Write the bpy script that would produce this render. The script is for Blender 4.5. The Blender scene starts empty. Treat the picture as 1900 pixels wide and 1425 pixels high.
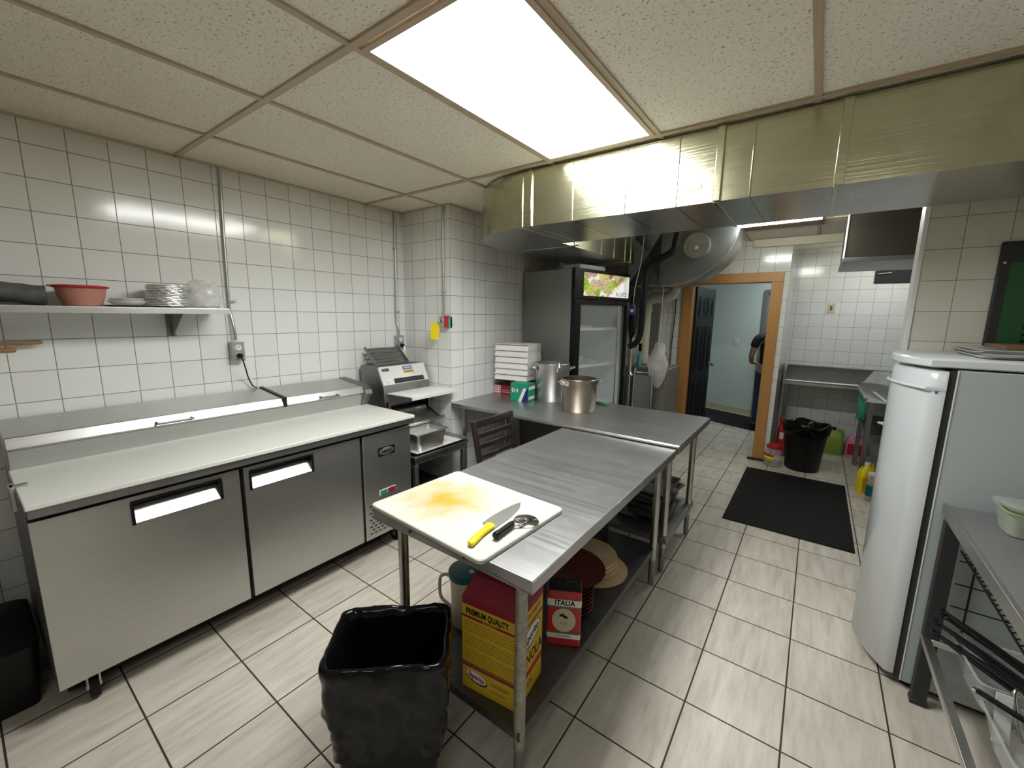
import bpy, bmesh, math, random
from mathutils import Vector, Matrix, noise
random.seed(7)
S = bpy.context.scene
COL = S.collection
PI = math.pi
# ---------------------------------------------------------------- camera
cam_d = bpy.data.cameras.new('camera'); cam = bpy.data.objects.new('camera', cam_d); COL.objects.link(cam)
F = Vector((-0.58046355, 0.79739635, -0.16498826)); R = Vector((0.80699902, 0.59038306, 0.01415724)); U = Vector((-0.10869521, 0.12492761, 0.98619392))
M = Matrix.Identity(4)
for i in range(3):
    M[i][0] = R[i]; M[i][1] = U[i]; M[i][2] = -F[i]
M.translation = (3.058, 0.0, 1.65)
cam.matrix_world = M
cam_d.sensor_fit = 'HORIZONTAL'; cam_d.sensor_width = 36.0; cam_d.lens = 769.44 * 36.0 / 1900.0
cam_d.clip_start = 0.02; cam_d.clip_end = 60
S.camera = cam
# ---------------------------------------------------------------- world, exposure, lights
w = bpy.data.worlds.new('world'); S.world = w; w.use_nodes = True
w.node_tree.nodes['Background'].inputs[0].default_value = (0.8, 0.85, 0.8, 1)
w.node_tree.nodes['Background'].inputs[1].default_value = 0.02
S.view_settings.view_transform = 'Standard'; S.view_settings.look = 'None'
S.view_settings.gamma = 1.0; S.view_settings.use_curve_mapping = False
S.view_settings.exposure = 0.12
PANEL_E = 28.0     # emission of the ceiling panel diffusers
FILL_PANEL_E = 5.0     # unseen fill panel added behind the camera
TUBE_E = 95.0
LOBBY_E = 60.0
PANEL_C = (0.99, 1.0, 0.965)
# ---------------------------------------------------------------- materials
def new_mat(name):
    m = bpy.data.materials.new(name); m.use_nodes = True
    return m, m.node_tree, m.node_tree.nodes['Principled BSDF']
def N(nt, typ, **kw):
    n = nt.nodes.new(typ)
    for k, v in kw.items():
        if k.startswith('i_'): n.inputs[int(k[2:])].default_value = v
        else: setattr(n, k, v)
    return n
def math_n(nt, op, a, b=None, c=None):
    n = nt.nodes.new('ShaderNodeMath'); n.operation = op
    for i, v in enumerate((a, b, c)):
        if v is None: continue
        if isinstance(v, (int, float)): n.inputs[i].default_value = v
        else: nt.links.new(v, n.inputs[i])
    return n.outputs[0]
def mixc(nt, fac, a, b, mode='MIX'):
    n = nt.nodes.new('ShaderNodeMix'); n.data_type = 'RGBA'; n.blend_type = mode
    for idx, v in ((0, fac), (6, a), (7, b)):
        if isinstance(v, (int, float)): n.inputs[idx].default_value = v
        elif isinstance(v, tuple): n.inputs[idx].default_value = v if len(v) == 4 else (*v, 1)
        else: nt.links.new(v, n.inputs[idx])
    return n.outputs[2]
def ramp(nt, fac, stops):
    n = nt.nodes.new('ShaderNodeValToRGB'); nt.links.new(fac, n.inputs[0])
    cr = n.color_ramp
    while len(cr.elements) < len(stops): cr.elements.new(0.5)
    for e, (p, c) in zip(cr.elements, stops):
        e.position = p; e.color = (*c, 1) if len(c) == 3 else c
    return n.outputs[0]
def coords(nt, kind='Object', scale=(1, 1, 1), rot=(0, 0, 0)):
    tc = nt.nodes.new('ShaderNodeTexCoord'); mp = nt.nodes.new('ShaderNodeMapping')
    mp.inputs['Scale'].default_value = scale; mp.inputs['Rotation'].default_value = rot
    nt.links.new(tc.outputs[kind], mp.inputs[0]); return mp.outputs[0]
def noise_n(nt, vec, scale, detail=4, rough=0.55):
    n = nt.nodes.new('ShaderNodeTexNoise'); n.inputs['Scale'].default_value = scale
    n.inputs['Detail'].default_value = detail; n.inputs['Roughness'].default_value = rough
    if vec is not None: nt.links.new(vec, n.inputs['Vector'])
    return n.outputs[0]
def bump(nt, h, b, strength=0.2, dist=0.01):
    n = nt.nodes.new('ShaderNodeBump'); n.inputs['Strength'].default_value = strength; n.inputs['Distance'].default_value = dist
    nt.links.new(h, n.inputs['Height']); nt.links.new(n.outputs[0], b.inputs['Normal']); return n
def plain(name, col, rough=0.5, metal=0.0, spec=None, var=0.0, vs=6.0, bmp=0.0, bs=60.0, alpha=None, trans=0.0, coat=0.0, ior=None):
    m, nt, b = new_mat(name)
    b.inputs['Base Color'].default_value = (*col, 1); b.inputs['Roughness'].default_value = rough; b.inputs['Metallic'].default_value = metal
    if spec is not None: b.inputs['Specular IOR Level'].default_value = spec
    if trans: b.inputs['Transmission Weight'].default_value = trans
    if ior: b.inputs['IOR'].default_value = ior
    if coat: b.inputs['Coat Weight'].default_value = coat
    if alpha is not None: b.inputs['Alpha'].default_value = alpha
    v = coords(nt)
    if var:
        f = noise_n(nt, v, vs)
        nt.links.new(mixc(nt, f, tuple(max(0, c * (1 - var)) for c in col), tuple(min(1, c * (1 + var)) for c in col)), b.inputs['Base Color'])
    if bmp: bump(nt, noise_n(nt, v, bs), b, bmp, 0.004)
    return m
def steel(name, col=(0.56, 0.56, 0.55), rough=0.3, axis=0, amt=0.12, stain=0.0, staincol=(0.2, 0.14, 0.08), scale=1.0, wav=0.0, metal=1.0):
    """brushed stainless: fine streaks along one local axis modulate roughness and bump"""
    m, nt, b = new_mat(name)
    sc = [140, 140, 140]; sc[axis] = 2.5
    v = coords(nt, 'Object', tuple(s * scale for s in sc))
    f = noise_n(nt, v, 1.0, 3)
    g = noise_n(nt, coords(nt), 3.5, 4)
    base = mixc(nt, f, tuple(c * 0.86 for c in col), tuple(min(1, c * 1.12) for c in col))
    base = mixc(nt, math_n(nt, 'MULTIPLY', g, 0.35), base, tuple(c * 0.72 for c in col))
    if stain:
        s2 = ramp(nt, noise_n(nt, coords(nt), 9, 6, 0.7), [(0.5, (0, 0, 0)), (0.72, (1, 1, 1))])
        base = mixc(nt, math_n(nt, 'MULTIPLY', s2, stain), base, staincol)
    nt.links.new(base, b.inputs['Base Color'])
    r = math_n(nt, 'ADD', math_n(nt, 'MULTIPLY', f, amt), rough - amt / 2)
    r = math_n(nt, 'ADD', r, math_n(nt, 'MULTIPLY', g, 0.12))
    nt.links.new(r, b.inputs['Roughness']); b.inputs['Metallic'].default_value = metal
    h = f
    if wav: h = math_n(nt, 'ADD', math_n(nt, 'MULTIPLY', f, 0.15), math_n(nt, 'MULTIPLY', noise_n(nt, coords(nt), 2.2, 1), wav))
    bump(nt, h, b, 0.06 if not wav else 0.25, 0.003 if not wav else 0.02)
    return m
def wall_tile(name, ox, oy, oz, tw=0.1523, th=0.151, col=(0.80, 0.81, 0.80), grout=(0.22, 0.20, 0.165), rough=0.1, vary=0.05):
    m, nt, b = new_mat(name)
    geo = N(nt, 'ShaderNodeNewGeometry'); sp = N(nt, 'ShaderNodeSeparateXYZ'); nt.links.new(geo.outputs['Position'], sp.inputs[0])
    sn = N(nt, 'ShaderNodeSeparateXYZ'); nt.links.new(geo.outputs['True Normal'], sn.inputs[0])
    ax = math_n(nt, 'GREATER_THAN', math_n(nt, 'ABSOLUTE', sn.outputs[0]), 0.5)
    uy = math_n(nt, 'SUBTRACT', sp.outputs[1], oy - 100 * tw); ux = math_n(nt, 'SUBTRACT', sp.outputs[0], ox - 100 * tw)
    u = math_n(nt, 'ADD', math_n(nt, 'MULTIPLY', uy, ax), math_n(nt, 'MULTIPLY', ux, math_n(nt, 'SUBTRACT', 1.0, ax)))
    z = math_n(nt, 'SUBTRACT', sp.outputs[2], oz - 100 * th)
    cb = N(nt, 'ShaderNodeCombineXYZ'); nt.links.new(u, cb.inputs[0]); nt.links.new(z, cb.inputs[1])
    br = N(nt, 'ShaderNodeTexBrick', offset=0.0, squash=1.0); nt.links.new(cb.outputs[0], br.inputs['Vector'])
    br.inputs['Scale'].default_value = 1; br.inputs['Mortar Size'].default_value = 0.0019; br.inputs['Mortar Smooth'].default_value = 0.15
    br.inputs['Brick Width'].default_value = tw; br.inputs['Row Height'].default_value = th
    br.inputs['Color1'].default_value = (*[c * (1 - vary) for c in col], 1); br.inputs['Color2'].default_value = (*[min(1, c * (1 + vary * 0.3)) for c in col], 1)
    br.inputs['Mortar'].default_value = (*grout, 1)
    nz = noise_n(nt, geo.outputs['Position'], 1.6, 3)
    # kitchen grease: a yellow-brown film that gathers on the tiles near the ceiling
    gh = N(nt, 'ShaderNodeMapRange'); nt.links.new(sp.outputs[2], gh.inputs[0]); gh.inputs[1].default_value = 1.75; gh.inputs[2].default_value = 2.6
    gr = math_n(nt, 'MULTIPLY', gh.outputs[0], math_n(nt, 'ADD', math_n(nt, 'MULTIPLY', nz, 0.6), 0.25))
    c = mixc(nt, gr, br.outputs['Color'], (0.62, 0.55, 0.38), 'MULTIPLY')
    nt.links.new(c, b.inputs['Base Color'])
    rr = math_n(nt, 'ADD', math_n(nt, 'MULTIPLY', br.outputs['Fac'], 0.6), rough)
    rr = math_n(nt, 'ADD', rr, math_n(nt, 'MULTIPLY', nz, 0.05)); nt.links.new(rr, b.inputs['Roughness'])
    h = math_n(nt, 'SUBTRACT', math_n(nt, 'MULTIPLY', noise_n(nt, geo.outputs['Position'], 5.0, 2), 0.9), br.outputs['Fac'])
    bump(nt, h, b, 0.35, 0.003)
    return m
def floor_tile(name):
    m, nt, b = new_mat(name)
    geo = N(nt, 'ShaderNodeNewGeometry'); sp = N(nt, 'ShaderNodeSeparateXYZ'); nt.links.new(geo.outputs['Position'], sp.inputs[0])
    tw, th = 0.351, 0.3535
    cb = N(nt, 'ShaderNodeCombineXYZ')
    nt.links.new(math_n(nt, 'SUBTRACT', sp.outputs[0], 1.012 - 60 * tw), cb.inputs[0]); nt.links.new(math_n(nt, 'SUBTRACT', sp.outputs[1], 0.298 - 60 * th), cb.inputs[1])
    br = N(nt, 'ShaderNodeTexBrick', offset=0.0, squash=1.0); nt.links.new(cb.outputs[0], br.inputs['Vector'])
    br.inputs['Scale'].default_value = 1; br.inputs['Mortar Size'].default_value = 0.0036; br.inputs['Mortar Smooth'].default_value = 0.1
    br.inputs['Brick Width'].default_value = tw; br.inputs['Row Height'].default_value = th
    br.inputs['Color1'].default_value = (0, 0, 0, 1); br.inputs['Color2'].default_value = (1, 1, 1, 1); br.inputs['Mortar'].default_value = (0.5, 0.5, 0.5, 1)
    rnd = N(nt, 'ShaderNodeSeparateColor'); nt.links.new(br.outputs['Color'], rnd.inputs[0])
    # travertine streaks, shifted from tile to tile
    v2 = N(nt, 'ShaderNodeCombineXYZ')
    nt.links.new(math_n(nt, 'MULTIPLY', sp.outputs[0], 26.0), v2.inputs[0]); nt.links.new(math_n(nt, 'MULTIPLY', sp.outputs[1], 3.6), v2.inputs[1])
    nt.links.new(math_n(nt, 'MULTIPLY', rnd.outputs[0], 37.0), v2.inputs[2])
    st = noise_n(nt, v2.outputs[0], 1.0, 6, 0.62)
    v3 = N(nt, 'ShaderNodeCombineXYZ'); nt.links.new(sp.outputs[0], v3.inputs[0]); nt.links.new(sp.outputs[1], v3.inputs[1]); nt.links.new(math_n(nt, 'MULTIPLY', rnd.outputs[0], 11.0), v3.inputs[2])
    cl = noise_n(nt, v3.outputs[0], 6.0, 5, 0.6)
    base = ramp(nt, st, [(0.28, (0.36, 0.315, 0.26)), (0.48, (0.54, 0.49, 0.425)), (0.72, (0.68, 0.635, 0.565))])
    base = mixc(nt, math_n(nt, 'MULTIPLY', cl, 0.5), base, (0.58, 0.54, 0.48))
    base = mixc(nt, math_n(nt, 'MULTIPLY', rnd.outputs[0], 0.12), base, (0.42, 0.36, 0.30))
    c = mixc(nt, br.outputs['Fac'], base, (0.035, 0.024, 0.016))
    spk = ramp(nt, noise_n(nt, geo.outputs['Position'], 38, 2), [(0.76, (0, 0, 0)), (0.80, (1, 1, 1))])
    c = mixc(nt, math_n(nt, 'MULTIPLY', spk, 0.5), c, (0.06, 0.05, 0.04))
    nt.links.new(c, b.inputs['Base Color'])
    nt.links.new(math_n(nt, 'ADD', math_n(nt, 'MULTIPLY', br.outputs['Fac'], 0.4), math_n(nt, 'ADD', math_n(nt, 'MULTIPLY', cl, 0.2), 0.24)), b.inputs['Roughness'])
    h = math_n(nt, 'SUBTRACT', math_n(nt, 'MULTIPLY', st, 0.15), br.outputs['Fac'])
    bump(nt, h, b, 0.4, 0.003)
    return m
def ceil_mat(name):
    m, nt, b = new_mat(name)
    geo = N(nt, 'ShaderNodeNewGeometry')
    pits = ramp(nt, noise_n(nt, geo.outputs['Position'], 95, 3, 0.7), [(0.34, (0, 0, 0)), (0.42, (1, 1, 1))])
    big = noise_n(nt, geo.outputs['Position'], 1.3, 3)
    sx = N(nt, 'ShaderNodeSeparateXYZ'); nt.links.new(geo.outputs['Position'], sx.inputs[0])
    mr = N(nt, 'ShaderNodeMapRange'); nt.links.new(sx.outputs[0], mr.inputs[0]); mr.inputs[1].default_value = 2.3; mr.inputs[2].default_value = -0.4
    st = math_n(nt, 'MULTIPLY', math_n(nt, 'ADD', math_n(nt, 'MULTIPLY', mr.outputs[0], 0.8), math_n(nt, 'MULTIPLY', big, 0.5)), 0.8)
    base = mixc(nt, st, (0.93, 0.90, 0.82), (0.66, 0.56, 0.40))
    c = mixc(nt, pits, (0.36, 0.32, 0.25), base)
    nt.links.new(c, b.inputs['Base Color']); b.inputs['Roughness'].default_value = 0.95
    bump(nt, pits, b, 0.5, 0.002)
    return m
def emis(name, col, e):
    m, nt, b = new_mat(name)
    b.inputs['Base Color'].default_value = (*col, 1); b.inputs['Emission Color'].default_value = (*col, 1); b.inputs['Emission Strength'].default_value = e
    return m
def wood(name, c1, c2, axis=2, rough=0.5, sc=1.0, knots=False):
    m, nt, b = new_mat(name)
    s = [18 * sc] * 3; s[axis] = 1.5 * sc
    f = noise_n(nt, coords(nt, 'Object', tuple(s)), 1.0, 5, 0.6)
    c = mixc(nt, f, c1, c2)
    if knots:
        vo = N(nt, 'ShaderNodeTexVoronoi'); vo.inputs['Scale'].default_value = 4.5; nt.links.new(coords(nt), vo.inputs['Vector'])
        k = ramp(nt, vo.outputs['Distance'], [(0.05, (1, 1, 1)), (0.13, (0, 0, 0))])
        c = mixc(nt, math_n(nt, 'MULTIPLY', k, 0.75), c, (0.14, 0.06, 0.02))
    nt.links.new(c, b.inputs['Base Color']); b.inputs['Roughness'].default_value = rough
    bump(nt, f, b, 0.1, 0.002)
    return m
def film(name, col, rough=0.12, alpha=0.35, bmp=0.8, bs=35):
    """thin crumpled see-through plastic"""
    m, nt, b = new_mat(name)
    b.inputs['Base Color'].default_value = (*col, 1); b.inputs['Roughness'].default_value = rough; b.inputs['Specular IOR Level'].default_value = 0.8
    f = noise_n(nt, coords(nt), bs, 4)
    a = math_n(nt, 'ADD', math_n(nt, 'MULTIPLY', f, 0.5), alpha - 0.25)
    nt.links.new(a, b.inputs['Alpha'])
    bump(nt, f, b, bmp, 0.02)
    return m

Mt = {}
Mt['tileL'] = wall_tile('glazed_white_tile', 0.4277, 0.3216, 2.403)
Mt['tileP'] = wall_tile('glazed_white_tile_pier', 0.4277, 2.52, 2.403)
Mt['tileF'] = wall_tile('glazed_white_tile_far', 2.75, 5.56, 2.46, grout=(0.20, 0.20, 0.19))
Mt['tileD'] = wall_tile('glazed_white_tile_dish', 2.80, 5.56, 2.46, grout=(0.24, 0.24, 0.23), col=(0.72, 0.73, 0.74))
Mt['tileS'] = wall_tile('cream_tile', 3.58, 2.97, 2.30, col=(0.70, 0.68, 0.60), grout=(0.32, 0.29, 0.22), rough=0.25)
Mt['floor'] = floor_tile('travertine_floor_tile')
Mt['ceil'] = ceil_mat('pitted_ceiling_board')
Mt['tbar'] = plain('tan_ceiling_bar', (0.47, 0.37, 0.26), 0.5, var=0.15)
Mt['duct'] = steel('greasy_duct_steel', (0.60, 0.595, 0.43), 0.17, 0, 0.06, stain=0.25, staincol=(0.35, 0.29, 0.16), wav=0.5)
Mt['ductu'] = steel('duct_underside_steel', (0.62, 0.61, 0.585), 0.24, 0, 0.06, wav=0.6)
Mt['ss_x'] = steel('stainless_steel', (0.58, 0.58, 0.57), 0.30, 0)
Mt['ss_y'] = steel('stainless_steel_long', (0.58, 0.58, 0.57), 0.30, 1)
Mt['ss_top'] = steel('scratched_steel_top', (0.45, 0.45, 0.465), 0.31, 0, 0.2, stain=0.35, staincol=(0.66, 0.66, 0.68), scale=0.5, metal=0.9)
Mt['ss_door'] = steel('brushed_door_steel', (0.59, 0.59, 0.58), 0.34, 1, 0.1)
Mt['ss_dark'] = steel('dull_steel', (0.30, 0.30, 0.30), 0.4, 1)
Mt['ss_z'] = steel('stainless_tube', (0.50, 0.50, 0.48), 0.25, 2, 0.1, stain=0.3)
Mt['rust'] = plain('worn_galvanised_leg', (0.36, 0.34, 0.29), 0.55, 0.6, var=0.6, vs=40, bmp=0.4)
Mt['gal'] = plain('galvanised_sheet', (0.20, 0.205, 0.21), 0.42, 0.85, var=0.25, vs=25, bmp=0.1)
Mt['galb'] = plain('galvanised_sheet_bright', (0.45, 0.45, 0.43), 0.35, 0.9, var=0.2, vs=18)
Mt['chrome'] = plain('chrome', (0.75, 0.75, 0.74), 0.12, 1.0)
Mt['alu'] = plain('dull_aluminium', (0.62, 0.61, 0.59), 0.36, 1.0, var=0.12, vs=9, bmp=0.08)
Mt['foil'] = plain('crinkled_foil', (0.82, 0.82, 0.80), 0.28, 0.5, bmp=0.7, bs=60)
Mt['satin'] = plain('satin_lit_steel', (0.74, 0.73, 0.70), 0.35, 0.35, var=0.04)  # pale base colour stands in for light reflected off steel
Mt['potss'] = steel('used_pot_steel', (0.54, 0.47, 0.38), 0.24, 2, 0.08, stain=0.35, staincol=(0.16, 0.09, 0.04))
Mt['white'] = plain('white_plastic_board', (0.80, 0.80, 0.77), 0.38, var=0.03, vs=3)
Mt['worktop'] = plain('white_cutting_worktop', (0.72, 0.73, 0.69), 0.36, var=0.05, vs=4)
Mt['whitep'] = plain('white_enamel', (0.66, 0.70, 0.72), 0.22, coat=0.3)
Mt['greyside'] = plain('light_grey_side_panel', (0.40, 0.45, 0.455), 0.5, var=0.03, bmp=0.15, bs=150)
Mt['paper'] = plain('white_card', (0.78, 0.76, 0.74), 0.7)
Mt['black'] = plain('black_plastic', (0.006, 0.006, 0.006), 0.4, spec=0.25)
Mt['rubber'] = plain('black_rubber', (0.008, 0.008, 0.009), 0.6, spec=0.25)
Mt['blackw'] = plain('black_painted_wood', (0.007, 0.008, 0.009), 0.4, spec=0.3)
Mt['chairw'] = plain('dark_stained_wood', (0.022, 0.014, 0.012), 0.3, coat=0.3)
Mt['binbag'] = plain('black_bin_liner', (0.003, 0.003, 0.0035), 0.11, spec=0.28, bmp=0.45, bs=20)
Mt['darkgrey'] = plain('dark_grey_metal', (0.04, 0.04, 0.042), 0.5, 0.2, spec=0.3)
Mt['undershelf'] = steel('shaded_under_shelf_steel', (0.16, 0.16, 0.17), 0.42, 1, stain=0.5, staincol=(0.06, 0.06, 0.06))  # base darkened to hold the shade under the table
Mt['midgrey'] = plain('mid_grey_laminate', (0.17, 0.17, 0.175), 0.5, bmp=0.05)
Mt['fgrey'] = plain('grey_fridge_side', (0.27, 0.27, 0.255), 0.45, 0.4, bmp=0.12, bs=150)
Mt['pine'] = wood('orange_pine', (0.42, 0.19, 0.05), (0.56, 0.29, 0.09), 2, 0.45, knots=True)
Mt['peel'] = wood('pale_maple', (0.50, 0.36, 0.20), (0.62, 0.47, 0.29), 0, 0.6, 0.6)
Mt['pin'] = wood('brown_wood', (0.22, 0.11, 0.045), (0.36, 0.2, 0.09), 1, 0.5)
Mt['redpan'] = plain('dark_red_plastic', (0.10, 0.020, 0.012), 0.35)
Mt['red'] = plain('red_plastic', (0.45, 0.02, 0.02), 0.3)
Mt['pinkred'] = plain('faded_red_plastic', (0.50, 0.22, 0.18), 0.4, var=0.2, vs=8)
Mt['yellow'] = plain('yellow_plastic', (0.88, 0.68, 0.01), 0.35)
Mt['yellowlab'] = plain('yellow_card', (0.62, 0.42, 0.02), 0.6, var=0.04)
Mt['maroon'] = plain('maroon_card', (0.24, 0.01, 0.03), 0.55)
Mt['green'] = plain('green_card', (0.01, 0.27, 0.16), 0.5)
Mt['greenp'] = plain('green_plastic', (0.03, 0.22, 0.10), 0.4)
Mt['greencloth'] = plain('green_cloth', (0.06, 0.42, 0.25), 0.8, bmp=0.3)
Mt['navy'] = plain('navy_card', (0.01, 0.02, 0.13), 0.5)
Mt['teal'] = plain('teal_plastic', (0.008, 0.10, 0.11), 0.35)
Mt['cyan'] = plain('turquoise_plastic', (0.05, 0.42, 0.42), 0.4)
Mt['blue'] = plain('blue_ink', (0.03, 0.18, 0.5), 0.4)
Mt['paleblue'] = plain('pale_blue_paper', (0.33, 0.50, 0.72), 0.7)
Mt['brownb'] = plain('brown_board', (0.16, 0.085, 0.04), 0.6, var=0.2)
Mt['pvc'] = plain('off_white_pvc', (0.62, 0.60, 0.52), 0.4, var=0.1)
Mt['cream'] = plain('cream_plastic', (0.55, 0.50, 0.36), 0.45)
Mt['outl'] = plain('galvanised_box', (0.45, 0.46, 0.47), 0.35, 0.8)
Mt['whitetrim'] = plain('white_trim', (0.78, 0.79, 0.78), 0.35)
Mt['lobby'] = plain('pale_teal_paint', (0.64, 0.71, 0.69), 0.7, bmp=0.4, bs=14)
Mt['lobbydoor'] = plain('grey_steel_door_paint', (0.20, 0.26, 0.27), 0.5)
Mt['plaster'] = plain('painted_wall', (0.66, 0.64, 0.56), 0.7)
Mt['hood'] = plain('brown_grey_sheet', (0.085, 0.075, 0.062), 0.42, 0.6, var=0.15)
Mt['darkhole'] = plain('recess_shade', (0.012, 0.012, 0.012), 0.8)  # near-black colour puts the hole's shade on a flat plate
Mt['dough'] = plain('lime_detergent', (0.28, 0.42, 0.06), 0.25, spec=0.5)
Mt['pinkj'] = plain('pink_liquid', (0.75, 0.26, 0.45), 0.25)
Mt['olive'] = plain('chopped_green_relish', (0.20, 0.30, 0.02), 0.6, var=0.4, vs=60, bmp=0.5)
Mt['clearp'] = film('frosted_container_plastic', (0.60, 0.62, 0.61), 0.2, 0.40, 0.05, 8)
Mt['film'] = film('crumpled_clear_plastic', (0.78, 0.78, 0.76), 0.1, 0.5, 0.45, 14)
Mt['glass'] = plain('cooler_door_glass', (0.85, 0.9, 0.88), 0.02, spec=0.6, alpha=0.16)
Mt['inner'] = plain('cooler_inner_wall', (0.50, 0.53, 0.52), 0.5)
Mt['jarglass'] = film('jar_plastic', (0.6, 0.58, 0.55), 0.08, 0.4, 0.1, 10)
Mt['pitch'] = plain('beige_pitcher_plastic', (0.62, 0.54, 0.42), 0.4)
Mt['skin'] = plain('skin', (0.42, 0.25, 0.17), 0.55)
Mt['shirt'] = plain('black_cotton', (0.012, 0.012, 0.014), 0.85)
Mt['jeans'] = plain('dark_blue_denim', (0.02, 0.04, 0.085), 0.85, var=0.2, vs=30)
Mt['hair'] = plain('dark_hair', (0.02, 0.015, 0.01), 0.6)
Mt['eyew'] = plain('eye_white', (0.8, 0.8, 0.8), 0.3)
Mt['darkbag'] = plain('dark_grey_fabric', (0.085, 0.085, 0.08), 0.7, var=0.6, vs=18, bmp=0.7, bs=25)
Mt['panel'] = emis('light_diffuser', PANEL_C, PANEL_E)
Mt['fill_panel'] = emis('fill_diffuser', PANEL_C, FILL_PANEL_E)
Mt['tube'] = emis('light_tube', (0.95, 1.0, 0.93), TUBE_E)
Mt['fill_tube'] = emis('fill_tube_light', (0.95, 1.0, 0.95), 55.0)
Mt['lobbyfill'] = emis('lobby_fill', (0.90, 1.0, 0.98), LOBBY_E)
def stained_board():
    m, nt, b = new_mat('yellow_stained_white_board')
    geo = coords(nt)
    sp = N(nt, 'ShaderNodeSeparateXYZ'); nt.links.new(geo, sp.inputs[0])
    dx = math_n(nt, 'DIVIDE', math_n(nt, 'ADD', sp.outputs[0], 0.115), 0.25); dy = math_n(nt, 'DIVIDE', math_n(nt, 'ADD', sp.outputs[1], -0.0), 0.20)
    d = math_n(nt, 'SQRT', math_n(nt, 'ADD', math_n(nt, 'MULTIPLY', dx, dx), math_n(nt, 'MULTIPLY', dy, dy)))
    d = math_n(nt, 'ADD', d, math_n(nt, 'MULTIPLY', math_n(nt, 'SUBTRACT', noise_n(nt, geo, 11, 5), 0.5), 1.5))
    f = ramp(nt, d, [(0.0, (1, 1, 1)), (1.0, (0, 0, 0))])
    c = mixc(nt, f, (0.56, 0.555, 0.50), (0.60, 0.32, 0.03))
    sc = ramp(nt, noise_n(nt, coords(nt, 'Object', (60, 8, 1), (0, 0, 0.6)), 1, 3), [(0.62, (0, 0, 0)), (0.7, (1, 1, 1))])
    c = mixc(nt, math_n(nt, 'MULTIPLY', sc, 0.12), c, (0.45, 0.40, 0.25))
    nt.links.new(c, b.inputs['Base Color']); b.inputs['Roughness'].default_value = 0.42
    return m
Mt['board'] = stained_board()
def ribbed_mat():
    m, nt, b = new_mat('ribbed_black_rubber')
    b.inputs['Base Color'].default_value = (0.006, 0.006, 0.007, 1); b.inputs['Roughness'].default_value = 0.6; b.inputs['Specular IOR Level'].default_value = 0.15
    vo = N(nt, 'ShaderNodeTexVoronoi'); vo.inputs['Scale'].default_value = 55; vo.inputs['Randomness'].default_value = 0.0
    nt.links.new(coords(nt), vo.inputs['Vector']); bump(nt, vo.outputs['Distance'], b, 0.8, 0.004)
    return m
Mt['matrub'] = ribbed_mat()
def fruit_mat():
    m, nt, b = new_mat('backlit_fruit_picture')
    v = coords(nt, 'Object', (1, 1, 1))
    vo = N(nt, 'ShaderNodeTexVoronoi', voronoi_dimensions='2D'); vo.inputs['Scale'].default_value = 11.0; nt.links.new(coords(nt, 'Object', (1, 1, 1), (-PI / 2, 0, 0)), vo.inputs['Vector'])
    sc = N(nt, 'ShaderNodeSeparateColor'); nt.links.new(vo.outputs['Color'], sc.inputs[0])
    cr = ramp(nt, sc.outputs[0], [(0.0, (0.13, 0.28, 0.02)), (0.25, (0.55, 0.75, 0.05)), (0.42, (0.32, 0.03, 0.06)), (0.6, (0.75, 0.55, 0.40)), (0.78, (0.45, 0.62, 0.08)), (1.0, (0.9, 0.75, 0.15))])
    seed = ramp(nt, noise_n(nt, v, 70, 2), [(0.42, (0.25, 0.25, 0.2)), (0.55, (1, 1, 1))])
    cr = mixc(nt, 0.55, cr, seed, 'MULTIPLY')
    edge = ramp(nt, vo.outputs['Distance'], [(0.60, (0, 0, 0)), (0.70, (1, 1, 1))])
    cr = mixc(nt, edge, cr, (0.95, 0.93, 0.85))
    sx = N(nt, 'ShaderNodeSeparateXYZ'); nt.links.new(v, sx.inputs[0])
    q = math_n(nt, 'SUBTRACT', math_n(nt, 'MULTIPLY', sx.outputs[0], 1.0), math_n(nt, 'MULTIPLY', sx.outputs[2], 1.6))
    q = math_n(nt, 'ADD', q, math_n(nt, 'MULTIPLY', noise_n(nt, v, 14, 3), 0.25))
    wf = ramp(nt, q, [(0.47, (0, 0, 0)), (0.53, (1, 1, 1))])
    cr = mixc(nt, wf, cr, (0.97, 0.97, 0.93))
    nt.links.new(cr, b.inputs['Base Color']); nt.links.new(cr, b.inputs['Emission Color']); b.inputs['Emission Strength'].default_value = 0.5
    return m
Mt['fruit'] = fruit_mat()
def checker_mat():
    m, nt, b = new_mat('red_white_checks')
    ck = N(nt, 'ShaderNodeTexChecker'); ck.inputs['Scale'].default_value = 75
    ck.inputs['Color1'].default_value = (0.42, 0.02, 0.03, 1); ck.inputs['Color2'].default_value = (0.8, 0.78, 0.75, 1)
    nt.links.new(coords(nt, 'Object', (1, 1, 1), (0, 0.785, 0)), ck.inputs[0]); nt.links.new(ck.outputs[0], b.inputs['Base Color'])
    return m
Mt['check'] = checker_mat()

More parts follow.
